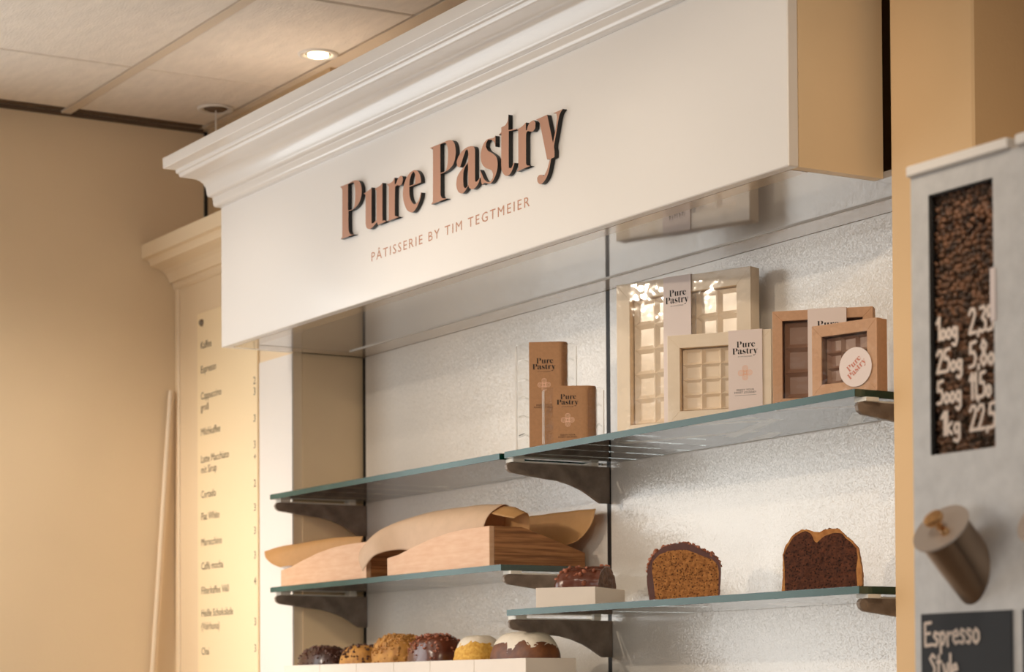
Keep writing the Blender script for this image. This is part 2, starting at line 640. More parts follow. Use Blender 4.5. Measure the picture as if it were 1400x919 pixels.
menu = thing('menu_board', 'cream menu board with dark coffee names and prices on the panelled cabinet', 'menu board', (0, 0, 0))
part_box('board', (-4.800, YM - .006, 1.45), (-4.484, YM - .0005, 2.405), 'menu_cream', menu, .001)
bm = bmesh.new()
add_lathe(bm, [(.008, 0), (.008, .003), (.005, .006)], n=16)
bmesh.ops.rotate(bm, verts=bm.verts, cent=(0, 0, 0), matrix=Matrix.Rotation(math.pi / 2, 3, 'X'))
mesh_ob('screw', bm_mesh(bm, 'screw'), 'steel_screw', menu, (-4.772, YM - .006, 2.382))
for txt, z, dim in (('Kaffee', 2.333, 0), ('Espresso', 2.279, 0), ('Cappuccino', 2.220, 0), ('groß', 2.195, 1), ('Milchkaffee', 2.140, 0),
                    ('Latte Macchiato', 2.0795, 0), ('mit Sirup', 2.056, 1), ('Cortado', 2.001, 0), ('Flat White', 1.952, 0), ('Marocchino', 1.895, 0),
                    ('Caffè mocha', 1.842, 0), ('Filterkaffee V60', 1.788, 0), ('Heiße Schokolade', 1.738, 0), ('(Valrhona)', 1.709, 1), ('Chai', 1.6535, 0)):
    mesh_ob('lettering', text_mesh(txt, .0235), 'print_brown' if dim else 'print_black', menu, (-4.780, YM - .0063, z - .009), FRONT)
for txt, z in (('2', 2.222), ('3', 2.199), ('3', 2.142), ('3', 2.086), ('+', 2.060), ('2', 2.004), ('3', 1.953), ('3', 1.904), ('3', 1.852), ('4', 1.797), ('3', 1.711), ('3', 1.655)):
    mesh_ob('price', text_mesh(txt, .0235), 'print_black', menu, (-4.502, YM - .0063, z - .009), FRONT)

bm = bmesh.new()
add_tube(bm, [(-4.921, 2.058, 2.247), (-4.921, 2.012, 1.608), (-4.905, 1.895, 0.0)], .0065, 12)
tag(mesh_ob('broom_pole', bm_mesh(bm, 'broom_pole', True, 40), 'pole_white'), 'thin white pole leaning in the corner beside the panelled cabinet', 'pole')

# ------------------------------------------------------------------ canopy with sign
XL, XR = -4.3295, -2.4690
can = thing('sign_canopy', 'white lacquered canopy with crown moulding and copper lettering over the glass shelves', 'canopy', (0, 0, 0))
part_box('front_board', (XL, 1.92, ZS), (XR, 1.938, 2.60), 'white_lacquer', can, .0015)
part_box('end_board', (XR - .018, 1.9385, ZS + .0005), (XR, 2.084, 2.60), 'side_tan', can)  # lacquer like the front; its shaded side is put into a tan colour
part_box('end_board', (XL, 1.9385, ZS + .0005), (XL + .018, 2.072, 2.60), 'white_lacquer', can)
part_box('top_board', (XL + .019, 1.939, 2.58), (XR - .019, 2.24, 2.60), 'white_lacquer', can)
bm = bmesh.new()          # soffit frame round the inset panel
fx0, fx1, fy0, fy1 = -4.262, -2.452 + .0, 1.968, 2.174
add_box(bm, (XL + .0185, 1.9385, ZS), (XR - .0185, fy0, ZS + .012))
add_box(bm, (XL + .0185, fy1, ZS), (-2.43, YB, ZS + .012))
add_box(bm, (XL + .0185, fy0, ZS), (fx0, fy1, ZS + .012))
mesh_ob('soffit_frame', bm_mesh(bm, 'soffit_frame'), 'soffit_frame', can)
part_box('soffit_panel', (fx0 + .002, fy0 + .0005, ZS + .0005), (XR - .0185, fy1 - .003, ZS + .010), 'soffit_gloss', can)
part_box('soffit_panel', (XR - .018, 2.0845, ZS + .0005), (-2.43, fy1 - .003, ZS + .010), 'soffit_gloss', can)
part_box('edge_profile', (fx0 + .01, fy1 - .003, ZS - .0015), (-2.43, fy1 - .0005, ZS + .011), 'aluminium', can)
# crown moulding


def round_profile(pts, n=4):
    """Profile with (y, z, radius) corners; a radius rounds that corner."""
    out = []
    m_ = len(pts)
    for i, (y, z, r) in enumerate(pts):
        if r <= 0:
            out.append((y, z))
            continue
        p = Vector((y, z))
        a_ = (Vector(pts[i - 1][:2]) - p).normalized()
        b_ = (Vector(pts[(i + 1) % m_][:2]) - p).normalized()
        for k in range(n + 1):
            t = k / n
            q = (1 - t) ** 2 * (p + a_ * r) + 2 * t * (1 - t) * p + t * t * (p + b_ * r)
            out.append(tuple(q))
    return out


C0 = round_profile([(1.9205, 2.5420, 0), (1.9035, 2.5420, .0075), (1.9020, 2.5605, .0015), (1.8905, 2.5612, .0045), (1.8868, 2.5790, .0),
                    (1.8815, 2.5868, 0), (1.8735, 2.5918, 0), (1.8640, 2.5942, 0), (1.8300, 2.5948, .0042), (1.8285, 2.6010, .0012), (1.8225, 2.6013, .0026), (1.8215, 2.6078, .0010), (1.7950, 2.6082, .0016), (1.7940, 2.6290, .0012), (1.9205, 2.6290, 0)])
bm = bmesh.new()
extrude_poly(bm, C0, lambda u, v, d: (d, u, v), XL - .001, XR + .001)
mesh_ob('cornice', bm_mesh(bm, 'cornice', True, 32), 'cornice_white', can)

SIGN_GLYPHS = [
 ('P', [(-20,964),(296,960),(505,970),(625,958),(728,926),(796,864),(836,774),(832,664),(766,558),(655,492),(500,457),(326,457),(312,443),(313,157),(344,64),(409,17),(541,-5),(0,0),(64,37),(75,887),(43,928)], [(303,949),(498,953),(556,899),(582,790),(581,632),(552,511),(507,462),(413,462),(299,476)]),
 ('u', [(913,663),(1049,677),(1168,695),(1218,717),(1213,124),(1229,74),(1296,68),(1403,108),(1408,626),(1335,666),(1485,678),(1585,696),(1634,719),(1628,96),(1654,52),(1782,14),(1449,5),(1423,60),(1386,49),(1245,-1),(1144,-13),(1043,16),(996,76),(984,164),(991,622),(964,644)], None),
 ('r', [(1782,663),(1897,657),(2011,673),(2086,722),(2088,604),(2123,598),(2172,642),(2221,686),(2318,710),(2382,682),(2391,615),(2348,554),(2262,548),(2188,573),(2133,565),(2100,518),(2089,90),(2108,48),(2182,21),(2256,4),(1815,5),(1864,30),(1870,600),(1841,636)], None),
 ('e', [(3045,454),(2624,457),(2629,326),(2673,224),(2735,158),(2813,122),(2914,140),(2986,198),(3031,286),(3049,280),(3023,199),(2954,114),(2850,35),(2740,-4),(2630,22),(2519,88),(2431,211),(2388,341),(2405,482),(2493,610),(2620,689),(2778,715),(2904,682),(2996,603),(3036,520)], [(2625,472),(2638,567),(2699,658),(2778,694),(2819,653),(2840,573),(2833,472)]),
 ('P', [(3359,982),(3715,978),(3896,981),(4016,978),(4134,946),(4208,876),(4242,781),(4241,693),(4205,598),(4130,525),(3981,481),(3831,466),(3725,467),(3722,146),(3742,83),(3796,40),(3940,10),(3395,10),(3456,51),(3465,896),(3435,942)], [(3721,968),(3881,966),(3940,917),(3978,821),(3976,644),(3945,532),(3891,476),(3719,482)]),
 ('a', [(4365,451),(4292,485),(4272,555),(4323,625),(4427,692),(4573,728),(4718,729),(4833,703),(4876,651),(4884,563),(4879,159),(4896,109),(4942,103),(5034,146),(5013,89),(4927,27),(4826,2),(4739,19),(4676,60),(4662,99),(4610,58),(4522,9),(4434,2),(4332,45),(4268,131),(4260,220),(4299,315),(4424,393),(4570,452),(4652,491),(4659,637),(4631,697),(4573,691),(4514,616),(4448,527),(4401,459)], [(4652,470),(4570,430),(4505,362),(4489,234),(4497,116),(4543,66),(4601,67),(4654,115)]),
 ('s', [(5545,731),(5543,552),(5498,637),(5406,693),(5307,714),(5243,673),(5236,615),(5305,536),(5453,460),(5568,378),(5609,286),(5598,187),(5548,96),(5465,20),(5382,-10),(5282,6),(5199,32),(5149,26),(5105,18),(5073,87),(5041,280),(5101,201),(5183,91),(5299,25),(5382,22),(5449,65),(5460,130),(5401,201),(5235,267),(5119,350),(5070,453),(5078,562),(5156,674),(5274,726),(5406,717),(5489,709)], None),
 ('t', [(5956,984),(5953,739),(6194,706),(6194,693),(5963,717),(5956,183),(5975,119),(6036,104),(6111,180),(6136,172),(6084,91),(6003,24),(5906,8),(5809,48),(5745,125),(5723,229),(5729,731),(5657,716),(5654,729),(5729,750),(5730,827),(5851,836),(5926,882),(5946,936)], None),
 ('r', [(6213,691),(6346,700),(6442,726),(6489,744),(6491,615),(6526,616),(6551,673),(6630,722),(6724,728),(6780,682),(6772,593),(6707,558),(6613,573),(6551,593),(6503,576),(6493,504),(6488,93),(6519,54),(6622,27),(6205,19),(6253,57),(6254,637),(6235,671)], None),
 ('y', [(6796,722),(7126,727),(7141,693),(7214,483),(7294,251),(7366,434),(7413,602),(7399,687),(7302,711),(7586,717),(7504,663),(7458,576),(7380,351),(7324,201),(7338,117),(7334,21),(7236,17),(7208,-67),(7145,-200),(7059,-281),(6960,-320),(6883,-309),(6828,-262),(6819,-202),(6875,-172),(6962,-182),(7023,-215),(7116,-129),(7172,-35),(7200,19),(7118,28),(7029,294),(6939,557),(6888,671)], None),
]

SIGN_X, SIGN_Z = -3.7786, 2.3827


def glyph_loops(g, sub):
    loops = [[(a * 1e-4, b * 1e-4) for a, b in lp] for lp in g[1:] if lp]
    return [smooth_loop(lp, sub) for lp in loops]


for g in SIGN_GLYPHS:
    me = curve_mesh(glyph_loops(g, 4), .0039, 'letter')
    me.materials.append(MATS['letter_copper'])
    me.materials.append(MATS['letter_black'])
    for pl in me.polygons:
        pl.material_index = 0 if pl.normal.z > .7 else 1
    mesh_ob('letter', me, None, can, (SIGN_X, 1.9159, SIGN_Z), FRONT)


def split_letters(me):
    """One mesh per letter: loose pieces that overlap along x belong together (accents)."""
    bm = bmesh.new()
    bm.from_mesh(me)
    seen, isl = set(), []
    for f0 in bm.faces:
        if f0.index in seen:
            continue
        st_, fs = [f0], []
        seen.add(f0.index)
        while st_:
            f = st_.pop()
            fs.append(f)
            for v in f.verts:
                for g_ in v.link_faces:
                    if g_.index not in seen:
                        seen.add(g_.index)
                        st_.append(g_)
        xs_ = [v.co.x for f in fs for v in f.verts]
        isl.append([min(xs_), max(xs_), fs])
    isl.sort(key=lambda q: q[0])
    groups = []
    for q in isl:
        if groups and q[0] < groups[-1][1] - .0005:
            groups[-1][1] = max(groups[-1][1], q[1])
            groups[-1][2] += q[2]
        else:
            groups.append(q)
    out = []
    for _, _, fs in groups:
        idx, V_, F_ = {}, [], []
        for f in fs:
            for v in f.verts:
                if v not in idx:
                    idx[v] = len(V_)
                    V_.append(tuple(v.co))
            F_.append([idx[v] for v in f.verts])
        m2 = bpy.data.meshes.new('subtitle_letter')
        m2.from_pydata(V_, [], F_)
        out.append(m2)
    bm.free()
    return out


for me in split_letters(text_mesh('PÂTISSERIE BY TIM TEGTMEIER', .0232, 'LEFT', .5405, 1.28)):
    mesh_ob('subtitle_letter', me, 'print_copper', can, (-3.6728, 1.9197, 2.3254), FRONT)


def logo_mesh(width):
    """Two-line 'Pure Pastry' word mark, flat, centred on x, top at y = 0."""
    loops = []
    k = width / .4227
    for i, g in enumerate(SIGN_GLYPHS):
        dx, dy = ((-.0020 - .135), -.098) if i < 4 else ((-.3359 - .2113), -.206)
        for lp in glyph_loops(g, 1):
            loops.append([((x + dx) * k, (z + dy) * k) for x, z in lp])
    return curve_mesh(loops, 0, 'logo')


def knot_mesh(s):
    """Four looped lobes: the small foil emblem."""
    bm = bmesh.new()

    def ring(cx, cy, r, w, n=20):
        A = [bm.verts.new((cx + (r) * math.cos(t), cy + r * math.sin(t), 0)) for t in [2 * math.pi * k / n for k in range(n)]]
        B = [bm.verts.new((cx + (r - w) * math.cos(t), cy + (r - w) * math.sin(t), 0)) for t in [2 * math.pi * k / n for k in range(n)]]
        for k in range(n):
            bm.faces.new((A[k], A[(k + 1) % n], B[(k + 1) % n], B[k]))
    for ax, ay in ((1, 0), (-1, 0), (0, 1), (0, -1)):
        ring(ax * s * .6, ay * s * .6, s * .38, s * .085)
        ring(ax * s * .6, ay * s * .6, s * .20, s * .075)
        d = Vector((ax, ay, 0))
        e = Vector((-ay, ax, 0))
        for q in (-1, 1):
            a = d * s * .42 + e * s * .30 * q
            b = -d * s * .12 + e * s * .12 * q
            nn = (b - a).cross(Vector((0, 0, 1))).normalized() * s * .04
            bm.faces.new([bm.verts.new(v) for v in (a - nn, b - nn, b + nn, a + nn)])
    return bm_mesh(bm, 'emblem')


# ------------------------------------------------------------------ niche wall unit
unit = thing('shelf_wall_unit', 'pearl white back panels with black slotted uprights behind the glass shelves', 'wall panel', (0, 0, 0))
UPX = (-4.3138, -3.3895, -2.4520)
for xa, xb in ((-4.3075, -3.3960), (-3.3830, -2.4585)):
    part_box('back_panel', (xa, YB, .94), (xb, YB + .008, ZS - .0005), 'pearl_laminate', unit)
part_box('back_panel', (-2.4455, YB, .94), (-2.4265, YB + .008, ZS - .0005), 'pearl_laminate', unit)
for x in UPX:
    part_box('slotted_upright', (x - .0062, YB + .0004, .94), (x + .0062, YB + .0085, ZS - .001), 'upright_black', unit)

GT = .0107
SHELVES = {  # x0, x1, top z
    'ul': (-4.3150, -3.3995, 1.9625, 'upper glass shelf over the wooden trays'),
    'ur': (-3.3830, -2.4570, 1.9632, 'upper glass shelf carrying the chocolate gift boxes and clear packs'),
    'll': (-4.3150, -3.3963, 1.7733, 'glass shelf carrying the two wooden trays'),
    'lr': (-3.3780, -2.4515, 1.6955, 'glass shelf carrying the cut loaf cakes and the shallow cake box'),
    'bl': (-4.3150, -3.2700, 1.5550, 'glass shelf under the row of white cake boxes')}
SF = 2.020
for key, (x0, x1, zt, lab) in SHELVES.items():
    s = thing('glass_shelf', lab, 'shelf', ((x0 + x1) / 2, SF, zt - GT), 0, 'glass shelves')
    h = (x1 - x0) / 2
    me = box_mesh((-h + .0006, .0006, 0), (h - .0006, (YB - .006 - SF), GT), 0, 1, 'pane')
    mesh_ob('pane', me, 'shelf_glass', s)
    part_box('front_edge', (-h, 0, .0003), (h, .0006, GT - .0003), 'glass_edge', s)
    for sx in (-1, 1):
        part_box('end_edge', (sx * h - .0003, .0006, .0003), (sx * h + .0003, (YB - .006 - SF), GT - .0003), 'glass_end', s)

BY = 2.13
bp = [(2.030, -.001), (2.026, -.006), (2.028, -.013), (2.035, -.0175), (2.060, -.0205), (2.095, -.0245), (2.130, -.028), (2.155, -.033), (2.178, -.042),
      (2.196, -.0515), (2.210, -.060), (2.216, -.0635), (2.2358, -.0635), (2.2358, 0), (2.034, 0)]
bm = bmesh.new()
extrude_poly(bm, bp, lambda u, v, d: (d, u - BY, v), -.0035, .0035)
bmesh.ops.bevel(bm, geom=list(bm.edges), offset=.0007, segments=1, affect='EDGES')
blade = bm_mesh(bm, 'blade')
bm = bmesh.new()
add_box(bm, (-.0125, 2.034 - BY, 0), (.0125, 2.056 - BY, .0055))
add_box(bm, (-.0125, 2.192 - BY, 0), (.0125, 2.206 - BY, .0055))
add_box(bm, (-.0025, 2.056 - BY, 0), (.0025, 2.192 - BY, .0025))
clip = bm_mesh(bm, 'support_rail')
for x, key, lab in ((-4.3065, 'ul', 'dark steel bracket under the upper glass shelf next to the panelled cabinet'),
                    (-3.3890, 'ur', 'dark steel bracket on the middle upright under the upper glass shelves'),
                    (-2.4620, 'ur', 'dark steel bracket under the upper glass shelf against the right pier'),
                    (-4.3065, 'll', 'dark steel bracket under the tray shelf next to the panelled cabinet'),
                    (-3.4000, 'll', 'dark steel bracket under the tray shelf on the middle upright'),
                    (-3.3840, 'lr', 'dark steel bracket on the middle upright under the cut cake shelf'),
                    (-2.4620, 'lr', 'dark steel bracket under the cut cake shelf against the right pier'),
                    (-4.3065, 'bl', 'dark steel bracket under the white cake boxes next to the cabinet'),
                    (-3.3890, 'bl', 'dark steel bracket under the white cake boxes on the middle upright')):
    z = SHELVES[key][2] - GT - .0055
    b = thing('shelf_bracket', lab, 'bracket', (x, BY, z), 0, 'shelf brackets')
    mesh_ob('blade', blade, 'raw_steel', b)
    mesh_ob('support_rail', clip, 'clip_plastic', b)

ZU, ZLL, ZLR, ZBL = (SHELVES[k][2] for k in ('ur', 'll', 'lr', 'bl'))

# ------------------------------------------------------------------ printed labels


def label_print(parent, x, y, z_top, logo_w, knot_z=None, knot_s=.012, text_z=None, text2_z=None, m='print_black', foil='foil_peach'):
    """Word mark and small print on the front of a label (parent-local, front faces -y)."""
    mesh_ob('logo', logo_mesh(logo_w), m, parent, (x, y, z_top), FRONT)
    mesh_ob('small_print', text_mesh('BY TIM TEGTMEIER', logo_w * .052, 'CENTER', logo_w * .55), m, parent, (x, y, z_top - logo_w * .60), FRONT)
    if knot_z is not None:
        mesh_ob('emblem', knot_mesh(knot_s), foil, parent, (x, y, knot_z), FRONT)
    if text_z is not None:
        mesh_ob('small_print', text_mesh('ENJOY YOUR\nSWEET JOURNEY', logo_w * .10, 'CENTER', logo_w * .88, 1.1), m, parent, (x, y, text_z), FRONT)
    if text2_z is not None:
        part_box('rule', (x - logo_w * .42, y - .0001, text2_z + .0105), (x + logo_w * .42, y, text2_z + .0108), m, parent)


# ------------------------------------------------------------------ window gift boxes


def gift_box(name, label, loc, rz, w, h, d, border, outer, inner, insert, cols, rows, band=None, band_mat='label_paper', group='window gift boxes'):
    g = thing(name, label, 'gift box', loc, rz, group)
    bm = bmesh.new()
    t = .0012
    add_box(bm, (0, d - t, 0), (w, d, h))
    add_box(bm, (0, .0025, 0), (t, d - t, h))
    add_box(bm, (w - t, .0025, 0), (w, d - t, h))
    add_box(bm, (t, .0025, 0), (w - t, d - t, t))
    add_box(bm, (t, .0025, h - t), (w - t, d - t, h))
    mesh_ob('carton', bm_mesh(bm, 'carton'), outer, g)
    # mitred picture frame front: four boards
    O = [(0, 0), (w, 0), (w, h), (0, h)]
    I = [(border, border), (w - border, border), (w - border, h - border), (border, h - border)]
    for k in range(4):
        j = (k + 1) % 4
        bm = bmesh.new()
        extrude_poly(bm, [O[k], O[j], I[j], I[k]], lambda u, v, dd: (u, dd, v), 0, .0024)
        bmesh.ops.bevel(bm, geom=list(bm.edges), offset=.0004, segments=1, affect='EDGES')
        mesh_ob('frame_board', bm_mesh(bm, 'frame_board'), outer, g)
    # inner reveal
    bm = bmesh.new()
    b2 = border
    dd = d * .7
    for a, b in (((b2 - .001, b2), (b2, h - b2)), ((w - b2, b2), (w - b2 + .001, h - b2)), ((b2, b2 - .001), (w - b2, b2)), ((b2, h - b2), (w - b2, h - b2 + .001))):
        add_box(bm, (a[0], .0025, a[1]), (b[0], dd, b[1]))
    add_box(bm, (b2 - .001, dd, b2 - .001), (w - b2 + .001, dd + .001, h - b2 + .001))
    mesh_ob('inner_reveal', bm_mesh(bm, 'inner_reveal'), inner, g)
    # moulded clear insert with pockets
    bm = bmesh.new()
    x0, x1, z0, z1 = b2 + .002, w - b2 - .002, b2 + .002, h - b2 - .002
    cw, ch = (x1 - x0) / cols, (z1 - z0) / rows
    yb, yf = dd - .001, dd * .62
    for i in range(cols):
        for j in range(rows):
            a, b, c, e = x0 + i * cw, x0 + (i + 1) * cw, z0 + j * ch, z0 + (j + 1) * ch
            o = [(a, yf, c), (b, yf, c), (b, yf, e), (a, yf, e)]
            ii = [(a + cw * .16, yb, c + ch * .16), (b - cw * .16, yb, c + ch * .16), (b - cw * .16, yb, e - ch * .16), (a + cw * .16, yb, e - ch * .16)]
            mm = [((p[0] * .9 + q[0] * .1), yf + (yb - yf) * .12, (p[2] * .9 + q[2] * .1)) for p, q in zip(o, ii)]
            V = [[bm.verts.new(p) for p in ring] for ring in (o, mm, ii)]
            for A, B in zip(V, V[1:]):
                for k in range(4):
                    bm.faces.new((A[k], A[(k + 1) % 4], B[(k + 1) % 4], B[k]))
            bm.faces.new(V[2])
    bmesh.ops.remove_doubles(bm, verts=bm.verts, dist=1e-5)
    mesh_ob('pocket_insert', bm_mesh(bm, 'pocket_insert'), insert, g)
    # clear film over the window and the front
    mesh_ob('film', grid_mesh(lambda u, v: (.001 + u * (w - .002), -.0006 - .0006 * math.sin(u * 9 + v * 4) ** 2, .001 + v * (h - .002)), 14, 14, 'film'), 'clear_film', g)
    if band:
        bx0, bx1 = band
        bm = bmesh.new()
        add_box(bm, (bx0, -.0024, -.0000), (bx1, -.0018, h + .0008))
        add_box(bm, (bx0, -.0018, h + .0002), (bx1, d + .0002, h + .0008))
        bd = mesh_ob('label_band', bm_mesh(bm, 'label_band'), band_mat, g)
        return g, bd
    return g, None


R = math.radians
g, bd = gift_box('gift_box', 'large cream window box for pralines with white label band, tallest of the boxes', (-3.1725, 2.110, ZU), R(19.7), .262, .2585, .025, .0265,
                 'card_cream', 'card_inner', 'cream_insert', 5, 5, (.096, .150))
label_print(bd, .123, -.0026, .2375, .045, .142, .013)
g, bd = gift_box('gift_box', 'small cream window box with white label band standing before the tall cream box', (-2.9276, 2.040, ZU), R(36), .165, .1368, .024, .020,
                 'card_cream', 'card_inner', 'cream_insert', 4, 4, (.0985, .152))
label_print(bd, .125, -.0026, .1205, .040, .0725, .0115, .0455, .028)
g, bd = gift_box('gift_box', 'brown kraft window box with pale label band behind the stickered box', (-2.6900, 2.060, ZU), R(42), .1455, .1415, .025, .0145,
                 'kraft_box', 'kraft_dark', 'brown_insert', 3, 3, (.0520, .108))
label_print(bd, .080, -.0026, .1240, .043, .076, .012)
g, bd = gift_box('gift_box', 'small brown kraft window box with a round cream sticker', (-2.5612, 2.030, ZU), R(14.6), .1100, .0995, .024, .0165,
                 'kraft_box', 'kraft_dark', 'brown_insert', 3, 3)
bm = bmesh.new()
add_lathe(bm, [(.0272, -.0001), (.0272, .0002)], n=48)
bmesh.ops.rotate(bm, verts=bm.verts, cent=(0, 0, 0), matrix=Matrix.Rotation(math.pi / 2, 3, 'X'))
st = mesh_ob('sticker', bm_mesh(bm, 'sticker'), 'label_paper', g, (.0755, -.0020, .0350))
mesh_ob('logo', logo_mesh(.036), 'print_rose', st, (-.0062, -.0006, .0078), (math.pi / 2, -R(40), 0))

# ------------------------------------------------------------------ clear chocolate packs with kraft sleeve


def clear_pack(label, loc, rz, w, h, d, rows, s0, s1, s2, logo_top, logo_w, knot_z, text_z):
    g = thing('chocolate_pack', label, 'chocolate pack', loc, rz, 'clear chocolate packs')
    # rounded clear shell, open ribs at each row
    def rr(x0, x1, z0, z1, r, n=5):
        pts = []
        for cx, cz, a0 in ((x1 - r, z0 + r, -90), (x1 - r, z1 - r, 0), (x0 + r, z1 - r, 90), (x0 + r, z0 + r, 180)):
            for k in range(n + 1):
                t = R(a0 + 90 * k / n)
                pts.append((cx + r * math.cos(t), cz + r * math.sin(t)))
        return pts
    bm = bmesh.new()
    rings = [[bm.verts.new((x, y, z)) for x, z in rr(0 + i, w - i, 0 + i * .2, h - i, .006)] for y, i in ((d, 0.), (.003, .0018), (0., .004))]
    n = len(rings[0])
    for A, B in zip(rings, rings[1:]):
        for k in range(n):
            bm.faces.new((A[k], A[(k + 1) % n], B[(k + 1) % n], B[k]))
    bm.faces.new(rings[-1])
    shell = mesh_ob('clear_shell', bm_mesh(bm, 'clear_shell', True, 35), 'clear_plastic', g)
    for k in range(1, rows):
        z = h * k / rows
        for xa, xb in ((.006, s0 - .002), (s2 + .001, w - .004)):
            if xb - xa < .006:
                continue
            bm = bmesh.new()
            m2 = (xa + xb) / 2
            for y0, y1, th in ((.003, .016, .0016),):
                pts = [(xa, z - th), (m2, z + th * 1.5), (xb, z - th), (xb, z + th), (m2, z + th * 3.2), (xa, z + th)]
                extrude_poly(bm, pts, lambda u, v, dd: (u, dd, v), y0, y1)
            mesh_ob('rib', bm_mesh(bm, 'rib'), 'clear_plastic', g)
    # near-white tubes painted as the highlights along the shell edges
    for pth in ([(.0006, d * .5, .006), (.0006, d * .5, h - .006)], [(w - .0006, d * .5, .006), (w - .0006, d * .5, h - .006)],
                [(.004, .0015, .004), (.004, .0015, h - .005)], [(s2 + .002, .004, .004), (s2 + .002, .004, h - .005)]):
        bm = bmesh.new()
        add_tube(bm, pth, .0006, 6)
        mesh_ob('rim_highlight', bm_mesh(bm, 'rim_highlight', True, 60), 'plastic_highlight', g)
    # inner clear block edge at the left of the sleeve
    bm = bmesh.new()
    add_tube(bm, [(s0 - .004, .001, h * .88), (s0 - .0045, .001, h * .1)], .0006, 6)
    mesh_ob('shell_crease', bm_mesh(bm, 'shell_crease'), 'clear_plastic', g)
    # sleeve wrapped round the pack: flat front, rounded right shoulder
    prof = [(s0, d + .0006), (s0, -.0012), (s1, -.0012)]
    for k in range(1, 7):
        t = R(90 * k / 6)
        prof.append((s1 + (s2 - s1) * math.sin(t), -.0012 + .013 * (1 - math.cos(t))))
    prof += [(s2, d + .0006)]
    inner = [(x - .0006 * (1 if x > s0 else -1), y + .0006 * (y < d)) for x, y in prof][::-1]
    bm = bmesh.new()
    extrude_poly(bm, prof + inner, lambda u, v, dd: (u, v, dd), .0005, h + .0006)
    sl = mesh_ob('sleeve', bm_mesh(bm, 'sleeve', False), 'kraft', g)
    label_print(sl, (s0 + s1) / 2, -.0015, logo_top, logo_w, knot_z, .0115, text_z)
    return g


clear_pack('tall clear chocolate pack with a long brown kraft sleeve', (-3.4144, 2.060, ZU), R(51), .1065, .1922, .024, 6, .0255, .0775, .0895, .1650, .040, .119, .083)
clear_pack('short clear chocolate pack with brown kraft sleeve standing before the tall pack', (-3.2846, 2.0340, ZU), R(54), .1035, .1003, .026, 3, .0195, .0675, .0895, .0870, .036, .0440, .0180)

# ------------------------------------------------------------------ wooden trays with baking paper


def wood_tray(label, x0):
    g = thing('wooden_tray', label, 'tray', (x0, 2.030, ZLL), 0, 'wooden trays')
    L, D, T = .375, .196, .010
    top = [(0, .0335), (.045, .0375), (.100, .0480), (.170, .0595), (.240, .0665), (.300, .0690), (L, .0695)]
    bm = bmesh.new()
    extrude_poly(bm, [(0, 0)] + top + [(L, 0)][:0] + [(L, 0)], lambda u, v, d: (u, d, v), 0, T)
    bmesh.ops.bevel(bm, geom=list(bm.edges), offset=.0008, segments=1, affect='EDGES')
    mesh_ob('front_board', bm_mesh(bm, 'front_board'), 'oak_front', g)
    bm = bmesh.new()
    extrude_poly(bm, [(T + .0005, 0), (T + .0005, .0695), (.066, .0692), (.074, .0670), (D, .0280), (D, 0)], lambda u, v, d: (d, u, v), L - T, L)
    bmesh.ops.bevel(bm, geom=list(bm.edges), offset=.0008, segments=1, affect='EDGES')
    mesh_ob('end_board', bm_mesh(bm, 'end_board'), 'oak_shaded', g)
    bm = bmesh.new()
    extrude_poly(bm, [(T + .0005, 0), (T + .0005, .0330), (D, .0270), (D, 0)], lambda u, v, d: (d, u, v), 0, T)
    mesh_ob('end_board', bm_mesh(bm, 'end_board'), 'oak_shaded', g)
    part_box('back_board', (T + .0005, D - T, 0), (L - T - .0005, D, .027), 'oak_front', g, .0008)
    part_box('base_board', (T + .0005, T + .0005, .0005), (L - T - .0005, D - T - .0005, .006), 'oak_front', g)
    return g


wood_tray('pale oak display tray with its end board near the middle upright', -3.8265)
wood_tray('pale oak display tray next to the panelled cabinet', -4.2860)


def lerp_tab(tab, t):
    for (a, va), (b, vb) in zip(tab, tab[1:]):
        if t <= b:
            k = (t - a) / (b - a)
            k = k * k * (3 - 2 * k)
            return tuple(p + (q - p) * k for p, q in zip(va, vb)) if isinstance(va, tuple) else va + (vb - va) * k
    return tab[-1][1]


def ribbon(rows, nu=40, nv=26, name='baking_paper'):
    """Sheet through rows of 3D control points, smooth both ways."""
    def cr(P, t):
        n = len(P) - 1
        i = min(int(t * n), n - 1)
        f = t * n - i
        p0, p1, p2, p3 = P[max(i - 1, 0)], P[i], P[i + 1], P[min(i + 2, n)]
        return .5 * ((2 * p1) + (p2 - p0) * f + (2 * p0 - 5 * p1 + 4 * p2 - p3) * f * f + (3 * p1 - p0 - 3 * p2 + p3) * f ** 3)
    Rw = [[Vector(p) for p in r] for r in rows]
    def fn(u, v):
        c = cr([cr(r, v) for r in Rw], u)
        nz = noise.noise(c * 25) * .0012
        return c + Vector((0, nz, nz))
    return grid_mesh(fn, nu, nv, name, .0003)


zb = ZLL + .0075
